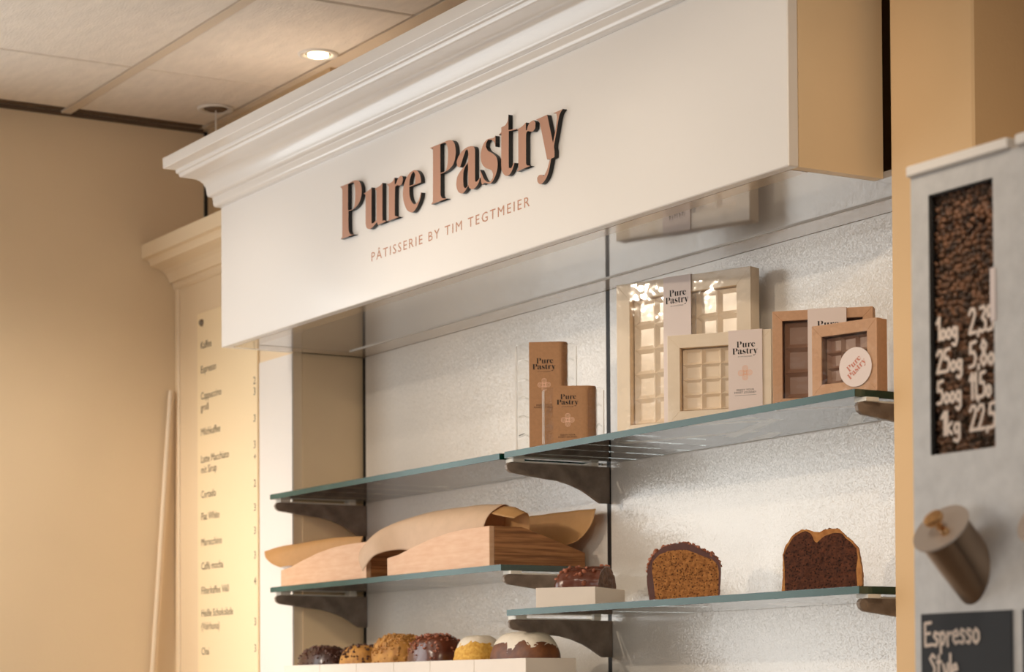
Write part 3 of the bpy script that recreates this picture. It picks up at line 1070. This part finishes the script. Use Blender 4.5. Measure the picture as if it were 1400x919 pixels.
# sheet of the right tray: rises from the base, ridge, and curls over the low left end of the front board
tag(mesh_ob('baking_paper', ribbon([
    [(-3.806, 2.152, zb + .010), (-3.812, 2.138, 1.826), (-3.852, 2.110, 1.838), (-3.895, 2.070, 1.846), (-3.916, 2.030, 1.836), (-3.914, 2.016, 1.812), (-3.898, 2.015, 1.785)],
    [(-3.806, 2.155, zb), (-3.818, 2.125, 1.848), (-3.845, 2.080, 1.869), (-3.864, 2.036, 1.862), (-3.868, 2.019, 1.840), (-3.852, 2.019, 1.814)],
    [(-3.775, 2.160, zb), (-3.780, 2.130, 1.850), (-3.795, 2.090, 1.883), (-3.803, 2.056, 1.877), (-3.806, 2.047, 1.850), (-3.800, 2.047, 1.822)],
    [(-3.700, 2.165, zb), (-3.705, 2.135, 1.850), (-3.718, 2.100, 1.889), (-3.727, 2.070, 1.883), (-3.730, 2.056, 1.858), (-3.722, 2.053, 1.810)],
    [(-3.590, 2.165, zb), (-3.592, 2.135, 1.850), (-3.602, 2.105, 1.890), (-3.608, 2.080, 1.884), (-3.612, 2.064, 1.862), (-3.606, 2.056, 1.812)],
    [(-3.515, 2.165, zb), (-3.515, 2.138, 1.848), (-3.520, 2.110, 1.885), (-3.524, 2.088, 1.880), (-3.530, 2.070, 1.860), (-3.535, 2.058, 1.812)],
]), 'baking_paper_lit'), 'baking paper in a paler lit tone curling over the front of the oak tray near the upright', 'baking paper')
tag(mesh_ob('baking_paper', ribbon([
    [(-3.640, 2.186, zb + .004), (-3.640, 2.194, 1.812), (-3.640, 2.200, 1.845), (-3.640, 2.206, 1.876)],
    [(-3.560, 2.186, zb + .004), (-3.560, 2.194, 1.812), (-3.558, 2.202, 1.845), (-3.558, 2.208, 1.876)],
    [(-3.500, 2.186, zb + .004), (-3.495, 2.194, 1.812), (-3.490, 2.204, 1.845), (-3.485, 2.211, 1.876)],
    [(-3.474, 2.184, zb + .004), (-3.470, 2.186, 1.808), (-3.432, 2.200, 1.822), (-3.404, 2.209, 1.848), (-3.400, 2.216, 1.8755)],
], 24, 14), 'baking_paper'), 'tan baking paper standing upright at the back of the oak tray', 'baking paper')
tag(mesh_ob('baking_paper', ribbon([
    [(-3.545, 2.112, zb + .020), (-3.545, 2.116, 1.862), (-3.535, 2.106, 1.884), (-3.528, 2.080, 1.872)],
    [(-3.500, 2.112, zb + .020), (-3.498, 2.117, 1.866), (-3.490, 2.102, 1.881), (-3.500, 2.075, 1.866)],
    [(-3.470, 2.115, zb + .020), (-3.462, 2.118, 1.842), (-3.452, 2.108, 1.868), (-3.456, 2.082, 1.858)],
], 16, 14), 'baking_paper'), 'small folded tip of tan baking paper above the oak tray corner', 'baking paper')
# sheet of the left tray: a pointed corner sticking out over the left end
tag(mesh_ob('baking_paper', ribbon([
    [(-4.398, 2.046, 1.852), (-4.375, 2.038, 1.838), (-4.345, 2.036, 1.824), (-4.312, 2.040, 1.814)],
    [(-4.340, 2.056, 1.8590), (-4.320, 2.048, 1.846), (-4.300, 2.050, 1.832), (-4.282, 2.054, 1.816)],
    [(-4.240, 2.074, 1.8640), (-4.236, 2.066, 1.856), (-4.230, 2.064, 1.840), (-4.225, 2.070, 1.806)],
    [(-4.150, 2.086, 1.8660), (-4.150, 2.080, 1.856), (-4.150, 2.080, 1.836), (-4.150, 2.086, 1.800)],
    [(-4.050, 2.096, 1.8640), (-4.050, 2.092, 1.852), (-4.050, 2.092, 1.830), (-4.050, 2.098, zb + .008)],
], 30, 14), 'baking_paper'), 'tan baking paper with a pointed corner sticking out by the panelled cabinet', 'baking paper')

# ------------------------------------------------------------------ cakes


def resample(P, n):
    P = [Vector(p) for p in P]
    d = [0]
    for a, b in zip(P, P[1:]):
        d.append(d[-1] + (b - a).length)
    out = []
    for k in range(n):
        t = d[-1] * k / (n - 1)
        i = max(j for j in range(len(d)) if d[j] <= t + 1e-12)
        i = min(i, len(P) - 2)
        f = (t - d[i]) / (d[i + 1] - d[i])
        out.append(P[i].lerp(P[i + 1], f))
    return out


def nuts_mesh(src, count, s0, s1, zmin, seed, nz=.25, ymin=None):
    """Chopped nut crumbs joined into one relief layer on the upper faces of src."""
    rr = random.Random(seed)
    faces = [p for p in src.polygons if p.normal.z > nz and p.center.z > zmin and (ymin is None or p.center.y > ymin)]
    base = bmesh.new()
    bmesh.ops.create_icosphere(base, subdivisions=1, radius=1)
    bv = [v.co.copy() for v in base.verts]
    bf = [[v.index for v in f.verts] for f in base.faces]
    base.free()
    V, F = [], []
    for _ in range(count):
        p = rr.choice(faces)
        c = p.center + p.normal * s0 * .15 + Vector((rr.uniform(-1, 1), rr.uniform(-1, 1), 0)) * .002
        s = rr.uniform(s0, s1)
        sx, sy, sz = s * rr.uniform(.7, 1.3), s * rr.uniform(.7, 1.3), s * rr.uniform(.5, .9)
        rot = Matrix.Rotation(rr.uniform(0, 6.3), 3, Vector((rr.uniform(-1, 1), rr.uniform(-1, 1), rr.uniform(-1, 1))).normalized())
        o = len(V)
        for v in bv:
            k = rr.uniform(.75, 1.15)
            V.append(c + rot @ Vector((v.x * sx * k, v.y * sy * k, v.z * sz * k)))
        F += [[i + o for i in f] for f in bf]
    me = bpy.data.meshes.new('nut_topping')
    me.from_pydata(V, [], F)
    return me


def cut_loaf(name, label, cat, loc, rz, face, outer, length, end_scale, m_face, m_crust, nuts=None, amp=.0012, seed=1, group=None):
    """Loaf remainder: flat cut face at local y = 0 (faces -y), crust lofted back along +y."""
    g = thing(name, label, cat, loc, rz, group)
    n = 72
    A, B = resample(face, n), resample(outer, n)
    cen = Vector((sum(p.x for p in A) / n, sum(p.y for p in A) / n * .75))
    bm = bmesh.new()
    rings = []
    NR = 14
    for k in range(NR + 1):
        f = 1 - k / (NR + .4)
        ring = []
        for q in A:
            p = cen + (q - cen) * f
            dy = noise.noise(Vector((p.x * 420, p.y * 420, seed))) * .0014 + noise.noise(Vector((p.x * 150, p.y * 150, seed + 5))) * .0014
            ring.append(bm.verts.new((p.x, dy if k else .0006, p.y)))
        rings.append(ring)
    for P, Q in zip(rings, rings[1:]):
        for k in range(n):
            bm.faces.new((P[k], P[(k + 1) % n], Q[(k + 1) % n], Q[k]))
    bm.faces.new(rings[-1])
    mesh_ob('cut_face', bm_mesh(bm, 'cut_face', True), m_face, g)
    bm = bmesh.new()
    rows = [[bm.verts.new((q.x, .0006, q.y)) for q in A]]
    NY = 26
    for k in range(NY + 1):
        t = k / NY
        y = length * t
        s = 1 if t < .7 else 1 - (1 - end_scale) * (1 - math.sqrt(max(0, 1 - ((t - .7) / .3) ** 2)))
        row = []
        for q in B:
            p = Vector((q.x * s, q.y * (s if q.y > .004 else 1)))
            dirv = (p - cen * s).normalized()
            a = amp * (noise.noise(Vector((p.x * 130, y * 130, p.y * 130 + seed * 9))) + .5 * noise.noise(Vector((p.x * 320, y * 320, p.y * 320 + seed * 5))))
            z = max(0, p.y + dirv.y * a) if q.y > 1e-4 else 0
            row.append(bm.verts.new((p.x + dirv.x * a, y + (abs(a) * .6 if k == 0 else 0), z)))
        rows.append(row)
    for P, Q in zip(rows, rows[1:]):
        for k in range(n):
            bm.faces.new((P[k], P[(k + 1) % n], Q[(k + 1) % n], Q[k]))
    bm.faces.new(rows[-1])
    cr = mesh_ob('crust', bm_mesh(bm, 'crust', True, 60), m_crust, g)
    if nuts:
        cnt_, s0, s1, mm = nuts
        stuff(mesh_ob('nut_topping', nuts_mesh(cr.data, cnt_, s0, s1, max(p.y for p in B) * .45, seed), mm, g))
    return g


def U(txt, ox, oz, s):
    return [((float(a) - ox) * s, max(0., (oz - float(b)) * s)) for a, b in (q.split(',') for q in txt.split())]


f2 = U('255,750 242,600 226,480 232,400 290,335 370,303 450,292 540,293 620,322 700,358 768,378 818,430 830,500 826,600 820,750', 525, 750, .000172)
o2 = U('206,750 182,600 186,480 216,380 252,320 340,262 430,238 510,228 600,252 690,302 760,328 828,398 850,460 842,600 834,750', 525, 750, .000172)
cut_loaf('loaf_cake', 'brown nut loaf with glazed crust and cut face, beside the shallow cake box', 'cake', (-2.9640, 2.0960, ZLR + .0012), R(55), f2, o2, .062, .8,
         'crumb_brown', 'glaze_milk', (150, .0022, .0052, 'nut_red'), .0016, 3, 'cut loaf cakes')
f3 = U('195,790 195,560 186,400 222,320 282,222 350,176 410,152 470,182 498,258 525,280 552,255 600,212 700,177 780,182 820,232 880,282 930,342 945,440 926,560 935,700 940,790', 570, 790, .000139)
o3 = U('165,790 178,560 178,400 205,310 285,196 370,134 440,146 500,166 545,168 600,150 680,134 760,146 842,226 900,272 952,342 962,440 986,580 982,700 980,790', 570, 790, .000139)
cut_loaf('loaf_cake', 'dark chocolate loaf with orange crust and cut face, against the right pier', 'cake', (-2.6300, 2.0980, ZLR), R(48), f3, o3, .072, .8,
         'crumb_dark', 'crust_orange', (22, .0012, .0026, 'nut_dark'), .0018, 8, 'cut loaf cakes')
# loose papers under the cut cakes
for (x, y, a, w, d, lab) in ((-2.976, 2.100, R(55), .118, .090, 'thin paper under the brown nut loaf'),):
    pg = part_box('cake_paper', (-w / 2, -.012, 0), (w / 2, d * .75, .0010), 'label_paper')
    pg.location = (x, y, ZLR)
    pg.rotation_euler = (0, 0, a)
    tag(pg, lab, 'paper')


def card_tray(label, loc, rz, w, d, h, group):
    g = thing('cake_box', label, 'box', loc, rz, group)
    t = .0012
    for a, b in (((0, 0, 0), (w, t, h)), ((0, d - t, 0), (w, d, h)), ((0, t, 0), (t, d - t, h)), ((w - t, t, 0), (w, d - t, h))):
        part_box('side_wall', a, b, 'card_white', g, .0003)
    part_box('base', (t, t, .0002), (w - t, d - t, .0014), 'card_white', g)
    return g


cb = card_tray('shallow white cake box holding the glazed loaf on the cut cake shelf', (-3.2995, 2.030, ZLR), R(36.7), .1050, .146, .0335, 'white cake boxes')
fg = U('0,0 0,0', 0, 0, 1)
prof_g = [(-.044, 0), (-.0455, .025), (-.042, .045), (-.030, .060), (-.012, .068), (.004, .070), (.020, .066), (.036, .054), (.044, .036), (.0455, .018), (.044, 0)]
face_g = [(x * .965, z * .97) for x, z in prof_g]
c, s = math.cos(R(36.7)), math.sin(R(36.7))
lx, ly = .100, .073                                   # cut end toward the right end of the box
cut_loaf('loaf_cake', 'glazed chocolate nut loaf sitting in the shallow white cake box', 'cake', (-3.2995 + lx * c - ly * s, 2.030 + lx * s + ly * c, ZLR + .0016), R(36.7 + 90),
         face_g, prof_g, .086, .62, 'crumb_glazed', 'glaze_milk', (46, .0022, .0050, 'nut_red'), .0014, 12)

# row of white boxes with whole cakes on the lowest shelf
bx = [-4.252, -4.090, -3.934, -3.784, -3.646, -3.489, -3.3165]
bx = [v * 1.005 for v in bx]
names = ('dark nut glazed', 'crumbly chocolate', 'golden crumble', 'chocolate nut glazed', 'yellow iced', 'white iced brown')
for k, (xa, xb) in enumerate(zip(bx, bx[1:])):
    card_tray('white open cake box holding the %s cake' % names[k], (xa + .0006, 2.030, ZBL), 0, xb - xa - .0012, .100, .0582, 'white cake boxes')


def whole_loaf(label, loc, w, d, h, m_body, nuts=None, icing=None, amp=.002, seed=1, dome=.5):
    g = thing('loaf_cake', label, 'cake', loc, 0, 'cakes in the white boxes')
    bm = bmesh.new()
    nu, nv = 48, 20
    rows = []
    for j in range(nv + 1):
        t = j / nv                     # 0 bottom rim -> 1 top
        a = t * math.pi / 2
        row = []
        if t < .35:
            rad, z = .94 + .06 * (t / .35), h * (1 - dome) * t / .35
        else:
            q = (t - .35) / .65 * math.pi / 2
            rad, z = math.cos(q) ** .55, h * (1 - dome) + h * dome * math.sin(q)
        for i in range(nu):
            th = 2 * math.pi * i / nu
            cx, sx = math.cos(th), math.sin(th)
            e = 2.8
            k = (abs(cx) ** e + abs(sx) ** e) ** (-1 / e)
            p = Vector((w / 2 * rad * cx * k, d / 2 * rad * sx * k, z))
            nz = noise.noise(p * 90 + Vector((seed * 7, 0, 0))) + .6 * noise.noise(p * 240 + Vector((seed, 0, 0)))
            dirv = Vector((p.x, p.y, p.z - h * .3)).normalized()
            if z > .003:
                p += dirv * nz * amp
            row.append(bm.verts.new(p))
        rows.append(row)
    for P, Q in zip(rows, rows[1:]):
        for i in range(nu):
            bm.faces.new((P[i], P[(i + 1) % nu], Q[(i + 1) % nu], Q[i]))
    bm.faces.new(rows[0][::-1])
    bm.faces.new(rows[-1])
    body = mesh_ob('cake_body', bm_mesh(bm, 'cake_body', True), m_body, g)
    if nuts:
        cnt_, s0, s1, mm = nuts
        stuff(mesh_ob('nut_topping', nuts_mesh(body.data, cnt_, s0, s1, h * .5, seed, .1), mm, g))
    if icing:
        # a cap over the top, its rim running down unevenly
        bm = bmesh.new()
        nr, na = 14, 48
        rows = []
        for j in range(nr + 1):
            row = []
            for i in range(na):
                th = 2 * math.pi * i / na
                lim = icing * (1 + .22 * noise.noise(Vector((math.cos(th) * 2, math.sin(th) * 2, seed))))
                r = lim * (j / nr) + .02
                cx, sx = math.cos(th), math.sin(th)
                k = (abs(cx) ** 2.8 + abs(sx) ** 2.8) ** (-1 / 2.8)
                rr_ = min(r, .97)
                z = h * (1 - dome) + h * dome * math.sqrt(max(0, 1 - rr_ ** (2 / .55)))
                z += .0032 * (1 - (j / nr) ** 6) + .0012 * noise.noise(Vector((cx * r * 9, sx * r * 9, seed * 3)))
                row.append(bm.verts.new((w / 2 * rr_ * cx * k, d / 2 * rr_ * sx * k, z)))
            rows.append(row)
        for P, Q in zip(rows, rows[1:]):
            for i in range(na):
                bm.faces.new((P[i], P[(i + 1) % na], Q[(i + 1) % na], Q[i]))
        bm.faces.new(rows[0])
        mesh_ob('icing', bm_mesh(bm, 'icing', True), 'icing_white', g)
    return g


zc_ = ZBL + .0016
cx = [(a + b) / 2 for a, b in zip(bx, bx[1:])]
whole_loaf('dark glazed cake with chopped nuts in the box next to the panelled cabinet', (cx[0] + .004, 2.080, zc_), .140, .086, .0935, 'glaze_dark', (240, .0018, .0042, 'nut_dark'), seed=2)
whole_loaf('crumbly dark and golden cake between the dark and the golden cake', (cx[1] + .010, 2.080, zc_), .105, .080, .0930, 'crust_gold', (170, .0018, .0042, 'nut_dark'), seed=3)
whole_loaf('golden crumble cake with a knobbly top in its white box', (cx[2] + .006, 2.080, zc_), .128, .086, .1090, 'crust_gold', (420, .0020, .0046, 'nut_gold'), seed=4, amp=.003)
whole_loaf('chocolate glazed cake with chopped nuts beside the golden crumble cake', (cx[3] + .002, 2.080, zc_), .126, .088, .1060, 'glaze_milk', (170, .0016, .0040, 'nut_red'), seed=5)
whole_loaf('yellow cake with a cap of white icing between two brown cakes', (cx[4] + .010, 2.080, zc_), .092, .080, .0975, 'crumb_yellow', icing=.80, seed=6)
whole_loaf('brown cake with a thick white icing cap in the end box', (cx[5] + .002, 2.080, zc_), .158, .088, .1000, 'crust_brown', icing=.86, seed=7, amp=.001)

# ------------------------------------------------------------------ coffee bean dispenser in the foreground
DY = 1.56
disp = thing('bean_dispenser', 'galvanised coffee bean dispenser with windows, chutes and slate labels', 'dispenser', (0, 0, 0))
wx0, wx1, wz0, wz1 = -1.7795, -1.6860, 1.7880, 2.0500
bm = bmesh.new()
X0, X1 = -1.8060, -1.4900
for a, b in (((X0, .941), (wx0, 2.072)), ((wx1, .941), (X1, 2.072)), ((wx0, .941), (wx1, wz0)), ((wx0, wz1), (wx1, 2.072))):
    add_box(bm, (a[0], DY, a[1]), (b[0], DY + .004, b[1]))
add_box(bm, (X0, DY + .004, .941), (X0 + .004, DY + .22, 2.072))
add_box(bm, (X1 - .004, DY + .004, .941), (X1, DY + .22, 2.072))
add_box(bm, (X0 + .004, DY + .216, .941), (X1 - .004, DY + .22, 2.072))
add_box(bm, (X0 + .004, DY + .004, 2.068), (X1 - .004, DY + .216, 2.072))
mesh_ob('housing', bm_mesh(bm, 'housing'), 'galvanised', disp)
for a, b in ((-1.8070, -1.6605), (-1.6495, -1.4905)):
    part_box('lid', (a, DY - .006, 2.0725), (b, DY + .22, 2.0835), 'lid_plastic', disp, .0015)
part_box('window_pane', (wx0 - .006, DY + .0045, wz0 - .006), (wx1 + .006, DY + .0065, wz1 + .006), 'dispenser_pane_clear', disp)
bm = bmesh.new()
for a, b in (((wx0 - .001, wz0), (wx0 + .002, wz1)), ((wx0, wz1 - .002), (wx1, wz1))):
    add_box(bm, (a[0], DY + .0005, a[1]), (b[0], DY + .0042, b[1]))
mesh_ob('window_seal', bm_mesh(bm, 'window_seal'), 'dark_gap', disp)
part_box('price_tab', (wx1 - .004, DY - .0012, 1.910), (wx1 + .003, DY - .0002, 1.962), 'label_paper', disp)
# beans behind the pane
base = bmesh.new()
bmesh.ops.create_icosphere(base, subdivisions=1, radius=1)
bv = [v.co.copy() for v in base.verts]
bf = [[v.index for v in f.verts] for f in base.faces]
base.free()
V, F = [], []
z = wz0 - .004
while z < wz1 + .002:
    x = wx0 - .004 + rnd.uniform(0, .004)
    while x < wx1 + .004:
        for layer in range(2):
            c = Vector((x + rnd.uniform(-.002, .002), DY + .0120 + layer * .006 + rnd.uniform(0, .003), z + rnd.uniform(-.002, .002)))
            q = Matrix.Rotation(rnd.uniform(0, 6.3), 3, Vector((rnd.uniform(-1, 1), rnd.uniform(-1, 1), rnd.uniform(-1, 1))).normalized())
            o = len(V)
            V += [c + q @ Vector((v.x * .0048, v.y * .0034, v.z * .0031)) for v in bv]
            F += [[i + o for i in f] for f in bf]
        x += .0066
    z += .0060
me = bpy.data.meshes.new('coffee_beans')
me.from_pydata(V, [], F)
for pl in me.polygons:
    pl.use_smooth = True
stuff(mesh_ob('coffee_beans', me, 'bean', disp))

STROKES = {
    '1': [[(0, .75), (.16, 1), (.16, 0)]],
    '2': [[(0, .8), (.1, .98), (.28, .96), (.32, .75), (.2, .45), (0, .02), (.36, .04)]],
    '3': [[(.02, .95), (.22, 1), (.32, .82), (.12, .56), (.32, .4), (.3, .1), (.1, 0), (0, .1)]],
    '5': [[(.36, 1), (.06, .96), (.03, .58), (.25, .6), (.35, .35), (.25, .05), (0, .02)]],
    '8': [[(.2, .55), (.05, .75), (.18, 1), (.33, .8), (.2, .55), (.02, .25), (.18, 0), (.36, .22), (.2, .55)]],
    'o': [[(.14, .42), (.02, .3), (.04, .06), (.16, 0), (.28, .12), (.26, .34), (.14, .42)]],
    'g': [[(.28, .38), (.1, .42), (.02, .22), (.12, .02), (.27, .1), (.29, .4), (.29, -.22), (.18, -.36), (.02, -.28)]],
    'k': [[(.03, 1), (.03, 0)], [(.26, .5), (.04, .25), (.28, 0)]],
    ',': [[(.06, .06), (.04, -.12)]],
    'E': [[(.36, 1), (.02, .97), (.04, .02), (.4, .06)], [(.04, .52), (.3, .55)]],
    's': [[(.26, .5), (.1, .58), (.03, .42), (.24, .24), (.16, .02), (.0, .06)]],
    'p': [[(.04, .55), (.06, -.3)], [(.04, .45), (.2, .58), (.3, .38), (.2, .08), (.05, .1)]],
    'r': [[(.04, .55), (.05, 0)], [(.05, .36), (.16, .54), (.28, .52)]],
    'e': [[(.03, .3), (.3, .34), (.22, .56), (.06, .48), (.03, .16), (.16, 0), (.3, .08)]],
    'O': [[(.16, .58), (.02, .4), (.04, .1), (.18, 0), (.32, .16), (.3, .44), (.16, .58)]],
    'S': [[(.34, .86), (.18, 1), (.04, .82), (.32, .4), (.24, .06), (.02, .06)]],
    't': [[(.12, .95), (.1, .08), (.22, .02)], [(0, .66), (.26, .68)]],
    'y': [[(.03, .55), (.14, .14), (.28, .18)], [(.3, .58), (.26, .0), (.14, -.34)]],
    'l': [[(.05, 1), (.06, 0)]],
}


def handwrite(txt, height, gap=.1):
    x, out = 0., []
    for ch in txt:
        if ch == ' ':
            x += .3
            continue
        S = STROKES[ch]
        for st in S:
            out.append([((x + a) * height, b * height) for a, b in st])
        x += max(a for st in S for a, b in st) + gap
    return out


def write(txt, x, z, height, w, x_scale, parent, y):
    st = [[(a * x_scale, b) for a, b in s_] for s_ in handwrite(txt, height)]
    mesh_ob('handwriting', stroke_mesh(st, w), 'chalk', parent, (x, y, z), FRONT)


for txt, px, z in (('1ooog', '2,35', 1.9030), ('25oog'.replace('oo', 'o'), '5,8o', 1.8700), ('5oog', '11,5o', 1.8390), ('1kg', '22,5', 1.8075)):
    write(txt.replace('1ooog', '1oog'), wx0 + (.0065 if txt != '1kg' else .012), z, .0225, .0036, 1.0 if txt != '1kg' else 1.25, disp, DY + .0040)
    write(px, wx0 + .054, z, .0245, .0036, 1.02 if len(px) == 4 else .85, disp, DY + .0040)
for a, b in ((-1.7945, -1.6645), (-1.6500, -1.5200)):
    lb = part_box('slate_label', (a, DY - .0022, 1.545), (b, DY - .0002, 1.6295), 'slate_black', disp, .0004)
    if a < -1.7:
        write('Espr', a + .006, 1.597, .0235, .0034, 1.12, lb, DY - .0026)
        write('essO', a + .0475, 1.599, .0235, .0034, 1.12, lb, DY - .0026)
        write('Style', a + .013, 1.566, .0225, .0034, 1.1, lb, DY - .0026)
# tilted chutes with round lid and knob
for cxx in (-1.7165, -1.5720):
    ax = Vector((.10, -.75, .65)).normalized()
    foot = Vector((cxx - .006, DY + .004, 1.668))
    e1 = ax.cross(Vector((1, 0, 0))).normalized()
    e2 = ax.cross(e1)
    rad, n = .0265, 36
    topc = foot + ax * .062
    bm = bmesh.new()
    A, B = [], []
    for k in range(n):
        t = 2 * math.pi * k / n
        q = topc + rad * (math.cos(t) * e1 + math.sin(t) * e2)
        l = (q.y - (DY + .002)) / ax.y          # run back to the housing front
        A.append(bm.verts.new(q))
        B.append(bm.verts.new(q - ax * l))
    for k in range(n):
        bm.faces.new((A[k], A[(k + 1) % n], B[(k + 1) % n], B[k]))
    bm.faces.new(A[::-1])
    bm.faces.new(B)
    ch = mesh_ob('chute', bm_mesh(bm, 'chute', True, 40), 'chute_steel', disp)
    rotm = Vector((0, 0, 1)).rotation_difference(ax).to_matrix()
    bm = bmesh.new()
    add_lathe(bm, [(.0305, 0), (.0310, .0012), (.0305, .0024)], n=40)
    bmesh.ops.transform(bm, matrix=Matrix.Translation(topc) @ rotm.to_4x4(), verts=bm.verts)
    ld = mesh_ob('chute_lid', bm_mesh(bm, 'chute_lid', True, 40), 'lid_steel', disp)
    bm = bmesh.new()
    add_lathe(bm, [(.004, .0024), (.0035, .009), (.0085, .0115), (.0105, .0145), (.0095, .018), (.004, .0198)], n=28)
    bmesh.ops.transform(bm, matrix=Matrix.Translation(topc) @ rotm.to_4x4(), verts=bm.verts)
    mesh_ob('knob', bm_mesh(bm, 'knob', True, 50), 'knob_brass', ld)
    bm = bmesh.new()
    add_lathe(bm, [(.0042, .0024), (.0046, .0055), (.0030, .0078)], c=(.012, -.006, 0), n=16)
    bmesh.ops.transform(bm, matrix=Matrix.Translation(topc) @ rotm.to_4x4(), verts=bm.verts)
    mesh_ob('bolt', bm_mesh(bm, 'bolt', True, 50), 'knob_brass', ld)

# ------------------------------------------------------------------ ceiling downlights


def downlight(label, x, y, lit, aim=None, power=0., tilt=0., size=70., blend=.6, col=(1.0, .90, .77), rad=.03):
    g = thing('ceiling_downlight', label, 'downlight', (x, y, ZC), 0, 'ceiling downlights')
    bm = bmesh.new()
    n = 36
    prof = [(.026, .004), (.027, -.002), (.036, -.0045), (.0405, -.003), (.041, .0)]
    rings = [[bm.verts.new((r * math.cos(2 * math.pi * k / n), r * math.sin(2 * math.pi * k / n), z)) for k in range(n)] for r, z in prof]
    for A, B in zip(rings, rings[1:]):
        for k in range(n):
            bm.faces.new((A[k], A[(k + 1) % n], B[(k + 1) % n], B[k]))
    mesh_ob('trim_ring', bm_mesh(bm, 'trim_ring', True), 'lamp_ring', g)
    bm = bmesh.new()
    add_lathe(bm, [(.0262, -.0008), (.0262, -.0002)], n=32)
    mesh_ob('reflector', bm_mesh(bm, 'reflector'), 'dark_brown', g)
    bm = bmesh.new()
    add_lathe(bm, [(.0205, -.0045), (.0215, -.0025), (.0215, -.001)], n=32)
    bl = mesh_ob('bulb', bm_mesh(bm, 'bulb'), 'lamp_glow' if lit else 'dark_brown', g)
    if not lit:
        bm = bmesh.new()
        add_tube(bm, [(0, 0, -.003), (0, 0, -.11)], .0016, 8)
        mesh_ob('hanging_wire', bm_mesh(bm, 'hanging_wire'), 'lamp_ring', g)
    if power:
        l = bpy.data.lights.new('downlight_lamp', 'SPOT')
        l.energy = power
        l.color = col
        l.spot_size = R(size)
        l.spot_blend = blend
        l.shadow_soft_size = rad
        o = bpy.data.objects.new('downlight_lamp', l)
        COL.objects.link(o)
        o.location = (x, y, ZC - .035)
        o.rotation_euler = (Vector(aim) - Vector((x, y, ZC - .035))).to_track_quat('-Z', 'Y').to_euler()
    return g


downlight('lit round ceiling downlight above the canopy moulding', -4.222, 2.087, True, (-4.30, 1.9, 0), 4, size=110)
downlight('unlit round ceiling downlight with a hanging wire in the corner by the left wall', -4.728, 2.085, False)
downlight('lit ceiling downlight before the left part of the canopy', -4.30, .95, True, (-4.25, 2.1, 1.75), 6, size=60)
downlight('lit ceiling downlight before the middle of the canopy', -3.30, .95, True, (-3.45, 2.1, 1.75), 6, size=60)
downlight('lit ceiling downlight before the right part of the canopy', -2.30, .95, True, (-2.65, 2.1, 1.75), 6, size=60)
downlight('lit ceiling downlight over the bean dispenser', -1.45, .75, True, (-1.75, 1.7, 1.6), 16)
downlight('lit ceiling downlight over the counter before the left wall', -4.15, -.10, True, (-4.93, 1.40, 1.30), 135, size=66)
downlight('lit ceiling downlight in the customer area facing the gift boxes', -.70, .20, True, (-3.00, 2.1, 1.80), 62, size=34, blend=.7, col=(1.0, .82, .60))
downlight('lit ceiling downlight in the customer area facing the middle upright', -3.95, -.85, True, (-3.10, 2.1, 1.78), 78, size=32, blend=.7, col=(1.0, .86, .68))
downlight('lit ceiling downlight in the customer area facing the oak trays', -4.20, -.30, True, (-3.85, 2.1, 1.75), 30, size=42, blend=.7)

# put every grouping empty at the base of its parts
for o in list(COL.objects):
    if o.type == 'EMPTY' and o.location.length < 1e-6:
        ch = [c for c in COL.objects if c.parent == o]
        pts = [c.location + c.rotation_euler.to_matrix() @ Vector(v) for c in ch for v in c.bound_box]
        lo = [min(p[i] for p in pts) for i in range(3)]
        hi = [max(p[i] for p in pts) for i in range(3)]
        c0 = Vector(((lo[0] + hi[0]) / 2, (lo[1] + hi[1]) / 2, lo[2]))
        o.location = c0
        for c in ch:
            c.location -= c0
